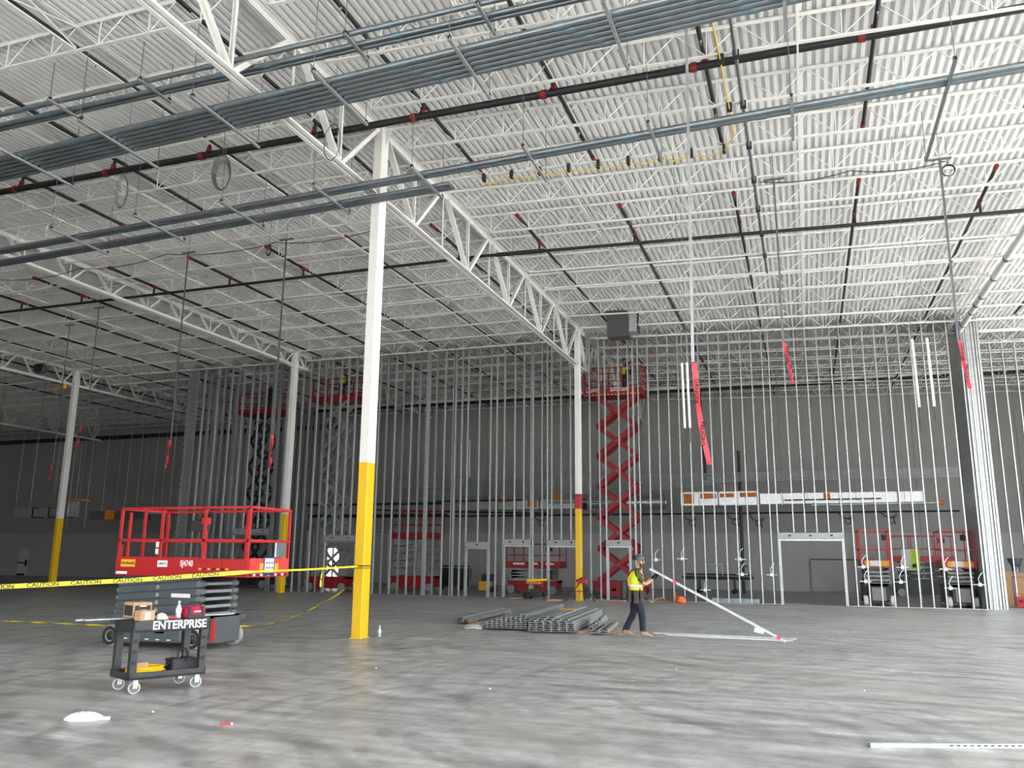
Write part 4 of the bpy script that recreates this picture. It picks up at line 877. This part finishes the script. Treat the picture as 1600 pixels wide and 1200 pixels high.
# stud carried by the worker
t = thing('carried_stud', 'long metal stud held by the worker, far end on the floor', 'metal stud', (-.56, 19.25, .0))
a0 = V((0, 0, .03)); a1 = V((-2.86, .03, 1.5))
MB().prism([(-.028, -.025), (.028, -.025), (.028, .025), (.024, .025), (.024, -.02), (-.024, -.02), (-.024, .025), (-.028, .025)], a0, a1, (0, -1, .2)).build('channel', M_GALV, t)
dd = (a1-a0).normalized()
for q in (.12, 2.55): MB().bar(a0+dd*q, a0+dd*(q+.08), .06, .054, (0, -1, .2)).build('red_mark', M_RTAPE, t)
MB().bar(a0+dd*.45+V((-.03, -.02, -.02)), a0+dd*.62+V((-.08, -.02, -.06)), .02, .1, (0, 0, 1)).build('track_clip', M_PAPER, t)

# ---------------------------------------------------------------- people
def make_person(label, loc, rotz, J, mats, fingers=True, helmet=M_HELM, vest=True, scale=1):
    """J: joints; body grown as one skinned surface, clothing colours by region"""
    t = thing('person', label, 'person', loc, rotz); t.scale = (scale,)*3
    vs_, es, rad, reg = [], [], [], []
    def add(p, r, link_to=None, g=0):
        vs_.append(V(p)); rad.append(r); reg.append(g)
        if link_to is not None: es.append((link_to, len(vs_)-1))
        return len(vs_)-1
    pel = add(J['pelvis'], (.15, .125)); bel = add(J['belly'], (.15, .12), pel); chs = add(J['chest'], (.17, .13), bel); nb = add(J['neck'], (.075, .07), chs); nk = add(V(J['neck'])+V((.03, 0, .06)), (.058, .058), nb)
    hd = V(J['head']); add(hd+V((.02, 0, -.07)), (.075, .07), nk); h1 = len(vs_)-1; h2 = add(hd+V((.01, 0, .0)), (.092, .082), h1); add(hd+V((0, 0, .08)), (.085, .075), h2)
    for s in ('l', 'r'):
        a = add(J['hip_'+s], (.115, .11), pel); k = add(J['knee_'+s], (.085, .08), a); c = add(V(J['knee_'+s]).lerp(V(J['ank_'+s]), .35), (.08, .076), k); e = add(J['ank_'+s], (.066, .064), c)
        f = V(J['foot_'+s]); add(V(J['ank_'+s])+V((-.05, 0, -.045)), (.045, .045), e); g = add(V(J['ank_'+s]).lerp(f, .55)+V((0, 0, -.0)), (.05, .045), e); add(f, (.045, .035), g)
        a = add(J['sho_'+s], (.075, .075), chs); k = add(J['elb_'+s], (.047, .047), a); b_ = add(V(J['elb_'+s]).lerp(V(J['wri_'+s]), .3), (.046, .046), k); e = add(J['wri_'+s], (.032, .032), b_)
        pd = (V(J['hand_'+s])-V(J['wri_'+s])); palm = add(V(J['wri_'+s])+pd*.6, (.035, .028), e)
        if fingers:
            n_ = pd.normalized(); side = n_.cross(V(J.get('palm', (0, 0, 1)))).normalized(); cu = V(J.get('curl', (0, 0, -1)))
            for q in range(4):
                b0 = V(J['hand_'+s])+side*(.03-.02*q); i0 = add(b0, (.011, .011), palm); i1 = add(b0+n_*(.035-.004*abs(q-1.3))+cu*.012, (.009, .009), i0); add(b0+n_*.05+cu*.04, (.008, .008), i1)
            i0 = add(V(J['wri_'+s])+pd*.5+side*.042, (.012, .012), palm); add(V(J['wri_'+s])+pd*.8+side*.05+cu*.03, (.01, .01), i0)
    me = bpy.data.meshes.new('body_skin'); me.from_pydata([tuple(p) for p in vs_], es, [])
    o = bpy.data.objects.new('tmp', me); C.objects.link(o); md = o.modifiers.new('s', 'SKIN'); md.use_smooth_shade = True
    for i, sv in enumerate(me.skin_vertices[0].data): sv.radius = rad[i]; sv.use_root = (i == 0)
    sb = o.modifiers.new('d', 'SUBSURF'); sb.levels = 2; sb.render_levels = 2
    bm_ = bpy.data.meshes.new_from_object(o.evaluated_get(bpy.context.evaluated_depsgraph_get())); bpy.data.objects.remove(o)
    bm_.materials.clear()
    for m_ in mats: bm_.materials.append(m_)   # skin, shirt, trousers, boots, gloves
    hands = [V(J['hand_l']), V(J['hand_r'])]; wr = [V(J['wri_l']), V(J['wri_r'])]
    for p in bm_.polygons:
        c = p.center; p.use_smooth = True
        foot = min((c-V(J['foot_l'])).length, (c-V(J['foot_r'])).length, (c-V(J['ank_l'])).length, (c-V(J['ank_r'])).length)
        if min((c-h).length for h in hands) < .13 or min((c-h).length for h in wr) < .045: k = 4
        elif foot < .13 and c.z < .14: k = 3
        elif c.z < J['belt'] and (c-V(J['hand_l'])).length > .2: k = 2
        elif c.z > V(J['neck']).z+.03 and (c-V(J['head'])).length < .24: k = 0
        else:
            fa = min(min((c-V(J['elb_'+s]).lerp(V(J['wri_'+s]), q)).length for q in (0, .3, .6, 1)) for s in 'lr')
            k = 0 if fa < .075 and J.get('bare', True) else 1
        p.material_index = k
    link('body', bm_, t)
    # face: nose, ears, brow, mouth, eyes
    MB().loft([[(hd.x+.085+a*.03, hd.y+b*.016, hd.z+z) for a, b in ((0, -1), (1, -.4), (1, .4), (0, 1))] for z in (-.035, -.01, .025)]).build('nose', mats[0], t)
    for s in (-1, 1):
        MB().lathe([(.001, .012), (.022, .008), (.026, 0), (.001, -.008)], hd+V((-.005, s*.083, -.005)), (0, s, 0), 10).build('ear', mats[0], t)
        MB().lathe([(.001, .012), (.012, .006), (.014, 0)], hd+V((.082, s*.034, .02)), (1, s*.3, 0), 8).build('eye', M_BLK, t)
    MB().loft([[(hd.x+q*.092*math.cos(a), hd.y+q*.082*math.sin(a), hd.z+z) for a in [-1.5+i*.3 for i in range(11)]]+[(hd.x+.5*q*.092*math.cos(a), hd.y+.5*q*.082*math.sin(a), hd.z+z) for a in [1.5-i*.3 for i in range(11)]] for q, z in ((.7, -.125), (1.0, -.09), (1.05, -.06), (.98, -.045))]).build('beard', mat('brown_beard', (.10, .05, .03), .9), t)
    if helmet:
        pr = [(.118*math.cos(a), .035+.115*math.sin(a)) for a in [i*math.pi/2/7 for i in range(8)]]
        hm = MB().lathe([(.112, .0)]+[(max(r_, .001), z) for r_, z in pr], hd+V((-.01, 0, .025)), (.1, 0, 1), 18).build('helmet', helmet, t)
        MB().bar(hd+V((.09, 0, .055)), hd+V((.15, 0, .045)), .15, .012).build('brim', helmet, hm)
        MB().path([hd+V((0, -.095, .03)), hd+V((.02, -.095, -.06)), hd+V((.06, -.03, -.14)), hd+V((.06, .03, -.14)), hd+V((.02, .095, -.06)), hd+V((0, .095, .03))], .008, 5).build('chin_strap', M_BLK, hm)
        MB().box(hd.x+.09, hd.x+.115, hd.y-.03, hd.y+.03, hd.z+.07, hd.z+.1).build('helmet_sticker', M_PAPER, hm)
    if vest:
        be, chp, ne, pe = V(J['belly']), V(J['chest']), V(J['neck']), V(J['pelvis'])
        def ring(c, a, b, n=18): return [(c.x+a*math.cos(i*2*math.pi/n), c.y+b*math.sin(i*2*math.pi/n), c.z) for i in range(n)]
        R = [(pe.lerp(be, .25), .165, .195), (be, .165, .195), (be.lerp(chp, .55), .17, .21), (chp, .165, .215), (chp.lerp(ne, .45), .135, .185), (chp.lerp(ne, .8), .10, .115)]
        vt = MB().loft([ring(*q) for q in R], cap=False).build('vest', M_VEST, t)
        def band(c, a, b, h, m_, nm): MB().loft([ring(c+V((0, 0, z)), a, b) for z in (-h, h)], cap=False).build(nm, m_, vt)
        q = be.lerp(chp, .18); band(q, .176, .208, .045, M_VESTO, 'orange_band'); band(q, .180, .212, .026, M_REFL, 'reflective_band')
        for s in (-1, 1): MB().path([be.lerp(chp, .2)+V((-.16, s*.10, 0)), chp+V((-.172, s*.11, -.05)), chp.lerp(ne, .5)+V((-.11, s*.11, .02)), chp.lerp(ne, .75)+V((0, s*.11, .035)), chp.lerp(ne, .4)+V((.125, s*.1, 0)), chp+V((.165, s*.09, -.1)), be+V((.165, s*.09, .02))], .022, 4).build('shoulder_strip', M_VESTO, vt)
    return t
J = dict(pelvis=(-.02, 0, .93), belly=(-.03, 0, 1.08), chest=(-.01, 0, 1.33), neck=(.02, 0, 1.49), head=(.075, 0, 1.655), belt=1.0,
         hip_l=(-.04, .10, .90), knee_l=(-.07, .12, .50), ank_l=(-.29, .12, .12), foot_l=(-.10, .12, .05),
         hip_r=(.0, -.10, .90), knee_r=(.11, -.11, .49), ank_r=(.12, -.11, .09), foot_r=(.34, -.12, .04),
         sho_l=(.02, .19, 1.40), elb_l=(.16, .20, 1.14), wri_l=(.37, .06, 1.30), hand_l=(.43, .03, 1.36),
         sho_r=(.02, -.19, 1.40), elb_r=(.17, -.22, 1.15), wri_r=(.38, -.09, 1.27), hand_r=(.45, -.05, 1.33), palm=(.4, 0, 1), curl=(.3, .3, .6))
p1 = make_person('worker in yellow vest, grey helmet and dark jeans carrying a long metal stud', (-3.72, 19.22, 0), .22, J, [M_SKIN, M_GREEN, M_JEAN, M_BOOT, M_GLOVE])
b = MB().loft([[(-.02+a*math.cos(i*math.pi/9), c_*math.sin(i*math.pi/9), z) for i in range(18)] for a, c_, z in ((.175, .20, .96), (.178, .205, 1.03))], cap=False).build('tool_belt', M_LEATH, p1)
for x_, y_, w_, h_ in ((-.02, -.235, .12, .26), (-.16, -.18, .10, .22), (-.1, .22, .12, .24), (.1, -.2, .08, .16)): MB().bevbox(x_-w_/2, x_+w_/2, y_-.04, y_+.04, 1.0-h_, 1.02, .02).build('pouch', M_LEATH, b)
MB().bevbox(-.36, -.18, -.15, .13, .84, 1.22, .05).build('backpack', M_BLACK, p1)
for s in (-1, 1): MB().path([(-.18, s*.1, 1.3), (-.1, s*.12, 1.46), (.03, s*.12, 1.49), (.13, s*.11, 1.36), (.14, s*.1, 1.15)], .018, 5).build('harness_strap', M_BLACK, p1)
def standing(arm):
    j = dict(pelvis=(0, 0, .95), belly=(0, 0, 1.1), chest=(.02, 0, 1.34), neck=(.02, 0, 1.5), head=(.05, 0, 1.66), belt=1.02, hip_l=(0, .1, .92), knee_l=(.02, .12, .5), ank_l=(0, .13, .1), foot_l=(.16, .14, .04),
             hip_r=(0, -.1, .92), knee_r=(.03, -.12, .5), ank_r=(0, -.13, .1), foot_r=(.16, -.14, .04), sho_l=(.02, .19, 1.42), elb_l=(.15, .24, 1.42+.0*arm), wri_l=(.30, .18, 1.42+.22*arm), hand_l=(.34, .17, 1.47+.27*arm), sho_r=(.02, -.19, 1.42), elb_r=(.14, -.26, 1.35+.1*arm), wri_r=(.3, -.2, 1.4+.2*arm), hand_r=(.36, -.19, 1.44+.25*arm), bare=False)
    return j
make_person('worker in yellow vest and dark trousers on the tall red lift platform', (-7.75, 38.0, 9.26), .5, standing(1), [M_SKIN, M_BLACK, M_BLACK, M_BOOT, M_GLOVE], False)
make_person('worker in yellow vest on the raised grey armed lift', (-23.3, 38.6, 9.91), 1.2, standing(.6), [M_SKIN, M_BLACK, M_BLACK, M_BOOT, M_GLOVE], False)
make_person('worker in dark clothes on the raised dark armed lift', (-29.0, 40.2, 9.76), 2.0, standing(.3), [M_SKIN, M_BLACK, M_BLACK, M_BOOT, M_GLOVE], False, helmet=M_PAPER, vest=False)

# ---------------------------------------------------------------- things along the stud wall
t = thing('generator', 'portable generator with orange and yellow top on black frame and wheels', 'generator', (-11.15, 35.1, 0))
fr = MB()
for y in (-.25, .25): fr.path([(-.42, y, .12), (-.42, y, .62), (.42, y, .62), (.42, y, .12), (-.42, y, .12)], .02, 6)
fr.build('frame', M_BLACK, t); MB().bevbox(-.25, .3, -.2, .2, .14, .42, .04).build('engine', M_DARK, t); MB().bevbox(-.4, .25, -.24, .24, .62, .74, .05).build('fuel_tank', M_OR, t); MB().bar((-.35, -.1, .78), (.5, -.12, .83), .18, .1).build('yellow_cable_roll', M_CAB, t)
for y in (-.3, .3): MB().lathe([(.02, -.04), (.12, -.04), (.14, -.02), (.14, .02), (.12, .04), (.02, .04)], (-.34, y, .14), (0, 1, 0), 16).build('wheel', M_RUB, t)
MB().box(.3, .42, -.22, .0, .3, .55).build('control_panel', M_COUP, t)
t = thing('pipe_tripod', 'black tripod stand with red head in front of the red ringed column', 'tripod', (-8.9, 34.35, 0))
MB().bevbox(-.2, .2, -.08, .08, .72, .88, .02).build('vise_head', M_RED, t); MB().tube((-.25, 0, .82), (.05, -.1, .95), .04, 8).build('vise_handle', M_COUP, t)
for p in ((-.62, -.35, 0), (.58, -.25, 0), (.0, .4, 0)): MB().tube((p[0]*.15, p[1]*.15, .75), p, .022, 7).build('leg', M_BLACK, t)
MB().box(-.22, .25, -.12, .12, .38, .41).build('tray', M_BLACK, t)
o = MB().path([(-9.2+.12*math.sin(k), 34.74, .1+.09*k) for k in range(8)], .012, 5).build('orange_strap', M_VESTO); tag(o, 'orange strap dangling against the yellow base of the red ringed column', 'strap')
for x_, y_, a, lb in ((-10.1, 34.4, .2, 'flat piece of cardboard on the floor left of the tripod'), (-7.6, 35.2, -.1, 'scrap of wood on the floor right of the tripod'), (-12.0, 35.2, .1, 'scrap of cardboard on the floor beside the generator wheel')):
    o = MB().box(-.3, .3, -.2, .2, 0, .05).build('floor_scrap', M_CARD if 'card' in lb else M_WOOD, None, (x_, y_, 0)); o.rotation_euler = (0, 0, a); tag(o, lb, 'scrap')
t = thing('scrap_heap', 'low heap of broken wire and wood scraps on the floor behind the worker', 'scrap heap', (-5.9, 35.0, 0))
for k in range(12): MB().bar((random.uniform(-.6, .3), random.uniform(-.25, .2), .03+.012*k), (random.uniform(-.2, .7), random.uniform(-.25, .2), .03+.014*k), .05, .03).build('stick', M_WOOD if k % 2 else M_COND, t)
t = thing('orange_netting', 'crumpled bright orange bundle on the floor by the middle studs', 'netting', (-4.98, 34.9, 0))
MB().loft([[((.2+.05*math.sin(5*a))*q*math.cos(a), .16*q*math.sin(a), z+.03*math.sin(3*a)) for a in [i*math.pi/8 for i in range(16)]] for q, z in ((1, .03), (1.05, .1), (.7, .2), (.2, .25))]).build('bundle', mat('orange_red', (.85, .16, .05), .6), t); MB().bar((-.18, 0, .02), (-.2, 0, .42), .05, .04).build('stake', M_OR, t)
o = MB().box(-.95, .95, -.35, .35, 0, .16).build('sheet_stack', M_COND, None, (-2.95, 36.9, 0)); tag(o, 'low stack of grey metal sheets on the floor beneath the middle studs', 'sheet stack')
t = thing('material_cart', 'dark material cart loaded with long pipes near the rear wall', 'cart', (-4.6, 45.6, 0))
MB().box(-1.6, 1.7, -.5, .5, .72, .78).build('deck', M_DARK, t)
for k in range(7): MB().tube((-1.7+.08*k, -.45+.14*k, .83+.07*(k % 3)), (1.9-.05*k, -.45+.14*k, .83+.07*(k % 3)), .05, 8).build('loaded_pipe', M_COND if k % 2 else M_DARK, t)
for x_ in (-.9, .9):
    for y_ in (-.4, .4): MB().bar((x_, y_, .2), (x_, y_, .72), .07, .07).build('leg', M_DARK, t); MB().lathe([(.02, -.04), (.13, -.04), (.13, .04), (.02, .04)], (x_, y_, .14), (0, 1, 0), 14).build('wheel', M_RUB, t)
for x_ in (-.5, .35): MB().bar((x_, -.3, .8), (x_, -.3, 1.5), .04, .04).build('stanchion', M_COND, t)
MB().bar((-.5, -.3, 1.5), (.35, -.3, 1.5), .04, .04).build('top_bar', M_COND, t); MB().tube((1.2, 0, .78), (1.25, 0, 1.35), .05, 8).build('post', M_DARK, t); MB().bar((1.1, 0, 1.3), (1.6, 0, 1.42), .14, .08).build('clamp', M_DARK, t)
o = MB().tube((-3.35, 47, 0), (-3.3, 47, 7.6), .08, 10).build('standing_pipe', M_DARK); tag(o, 'dark vertical pipe standing in front of the rear wall', 'pipe')
o = MB().tube((-5.1, 47, 6.0), (-5.3, 47, 11.75), .07, 10).build('standing_pipe', M_BLACKP); tag(o, 'black vertical pipe behind the longest danger ribbon', 'pipe')
# machines near the dark doors
t = thing('floor_machine', 'yellow and black floor machine seen through a framed doorway', 'machine', (-15.6, 40.9, 0))
MB().bevbox(-.4, .15, -.3, .3, .1, .55, .06).build('body', M_YDEC, t); MB().bevbox(-.25, .35, -.25, .25, .55, .9, .05).build('engine', M_DARK, t); MB().path([(.2, 0, .6), (.45, 0, 1.0), (.5, 0, 1.35), (.3, 0, 1.4)], .03, 6).build('handle', M_DRED, t)
for y_ in (-.3, .3): MB().lathe([(.02, -.04), (.15, -.04), (.15, .04), (.02, .04)], (.25, y_, .15), (0, 1, 0), 14).build('wheel', M_RUB, t)
t = thing('dark_gang_box', 'dark tool chest on wheels behind studs left of the framed doorway', 'tool chest', (-18.6, 43.6, 0))
MB().bevbox(-.75, .75, -.35, .35, .18, 1.15, .03).build('chest', M_DARK, t); MB().bar((-.8, 0, 1.25), (.9, 0, 1.25), .1, .08).build('lid', M_DARK, t); MB().path([(.75, 0, .9), (1.0, 0, 1.15), (.95, 0, .5)], .03, 6).build('handle', M_BLACK, t)
for x_ in (-.6, .6): MB().lathe([(.02, -.04), (.1, -.04), (.1, .04), (.02, .04)], (x_, -.3, .1), (0, 1, 0), 12).build('caster', M_RUB, t)
t = thing('pale_wall_panel', 'large pale sheet leaning on the rear wall beside the wide doorway', 'panel', (2.3, YB-.15, .02)); MB().box(-2.2, 1.2, -.05, .05, 0, 1.75).build('sheet', M_WALL2, t); MB().box(-2.2, 1.2, -.07, .06, 1.75, 1.82).build('edge_trim', M_DARK, t)
# right edge: red tool box, cardboard, stool
t = thing('red_tool_box', 'bright red steel tool box on the floor at the right edge', 'tool box', (8.05, 38.3, 0), -.2)
MB().bevbox(-.45, .6, -.3, .3, .02, .34, .02).build('body', M_RED, t); MB().box(-.46, .61, -.31, .31, .34, .40).build('lid', M_RED, t); text('tool_box_lettering', 'Mi', .16, M_BLK, t, (-.28, -.305, .24), (math.pi/2, 0, 0)); MB().box(-.05, .3, -.306, -.301, .2, .26).build('white_label', M_WHT, t)
t = thing('cardboard_sheets', 'tall brown cardboard sheets leaning behind the red tool box', 'cardboard', (8.2, 40.2, 0)); MB().bar((-.55, 0, 0), (-.55, .12, 1.35), .5, .04, (0, 1, 0)).build('sheet', M_CARD, t); MB().bar((.35, .02, 0), (.35, .14, 1.3), 1.1, .04, (0, 1, 0)).build('sheet', M_CARD, t)
t = thing('red_wire_rack', 'thin red wire rack standing over the red tool box', 'rack', (8.1, 38.9, 0))
for z_ in (.5, 1.15): MB().bar((-.45, 0, z_), (.6, 0, z_), .02, .02).build('rail', M_COUP, t)
for x_ in (-.45, .6): MB().bar((x_, 0, 0), (x_, 0, 1.2), .02, .02).build('upright', M_COUP, t)
t = thing('bucket', 'grey plastic cone bucket perched on the cardboard sheets', 'bucket', (8.15, 40.55, 1.35)); MB().lathe([(.14, 0), (.16, .25), (.2, .3), (.3, .55)], (0, 0, 0), n=14).build('shell', M_COND, t); MB().lathe([(.17, .24), (.18, .24), (.18, .29)], (0, 0, 0), n=14).build('ring', M_BLACK, t)

# ---------------------------------------------------------------- small things on the near floor
t = thing('water_bottle', 'clear water bottle standing on the floor beside the taped column', 'bottle', (-8.98, 16.95, 0))
MB().lathe([(.001, 0), (.034, 0), (.035, .03), (.032, .06), (.035, .1), (.035, .15), (.028, .18), (.014, .2), (.013, .215)], (0, 0, 0), n=14).build('body', M_GLASS, t); MB().lathe([(.036, .08), (.036, .14)], (0, 0, 0), n=14).build('label_band', M_LBL, t); MB().lathe([(.001, .235), (.015, .235), (.015, .21)], (0, 0, 0), n=10).build('cap', M_WHT, t)
t = thing('rag', 'crumpled white rag with pink stain on the near floor', 'rag', (-7.26, 7.24, 0), .5)
b = MB(); rings = []
for q, z in ((1.0, .004), (1.02, .022), (.8, .05), (.5, .07), (.15, .08)): rings.append([((.19+.03*math.sin(3*a+z*20))*q*math.cos(a), (.09+.02*math.sin(5*a))*q*math.sin(a), z+.012*math.sin(4*a+q*3)*(1 if q < 1 else 0)) for a in [i*math.pi/12 for i in range(24)]])
b.loft(rings); b.build('cloth', mat('white_cloth', (.86, .84, .83), .9, var=.06, scale=14, bump=.5), t); MB().loft([[(-.02+.07*q*math.cos(a), .01+.035*q*math.sin(a), z) for a in [i*math.pi/6 for i in range(12)]] for q, z in ((1, .066), (.8, .083), (.3, .088))]).build('pink_stain', mat('pink_cloth', (.80, .42, .46), .9), t); MB().bar((.17, 0, .02), (.26, .01, .018), .04, .03).build('knot', MT['white_cloth'], t)
t = thing('red_marker', 'small red marker lying on the near floor', 'marker', (-5.75, 7.6, .012), .55); MB().tube((-.06, 0, 0), (.05, 0, 0), .011, 8).build('barrel', M_RTAPE, t); MB().tube((.05, 0, 0), (.07, 0, 0), .012, 8).build('cap', M_WHT, t)
for i, (x_, y_) in enumerate(((-6.95, 7.9), (-10.4, 12.2), (-6.5, 12.2), (-2.1, 14.0), (.6, 12.7), (-4.1, 10.9))):
    o = MB().loft([[(.018*q*math.cos(a), .013*q*math.sin(a), z) for a in [k*math.pi/3 for k in range(6)]] for q, z in ((1, 0), (.9, .008), (.3, .014))]).build('paper_scrap', M_PAPER, None, (x_, y_, 0)); tag(o, 'tiny white scrap lying on the open floor', 'scrap', 'tiny scraps on the floor')
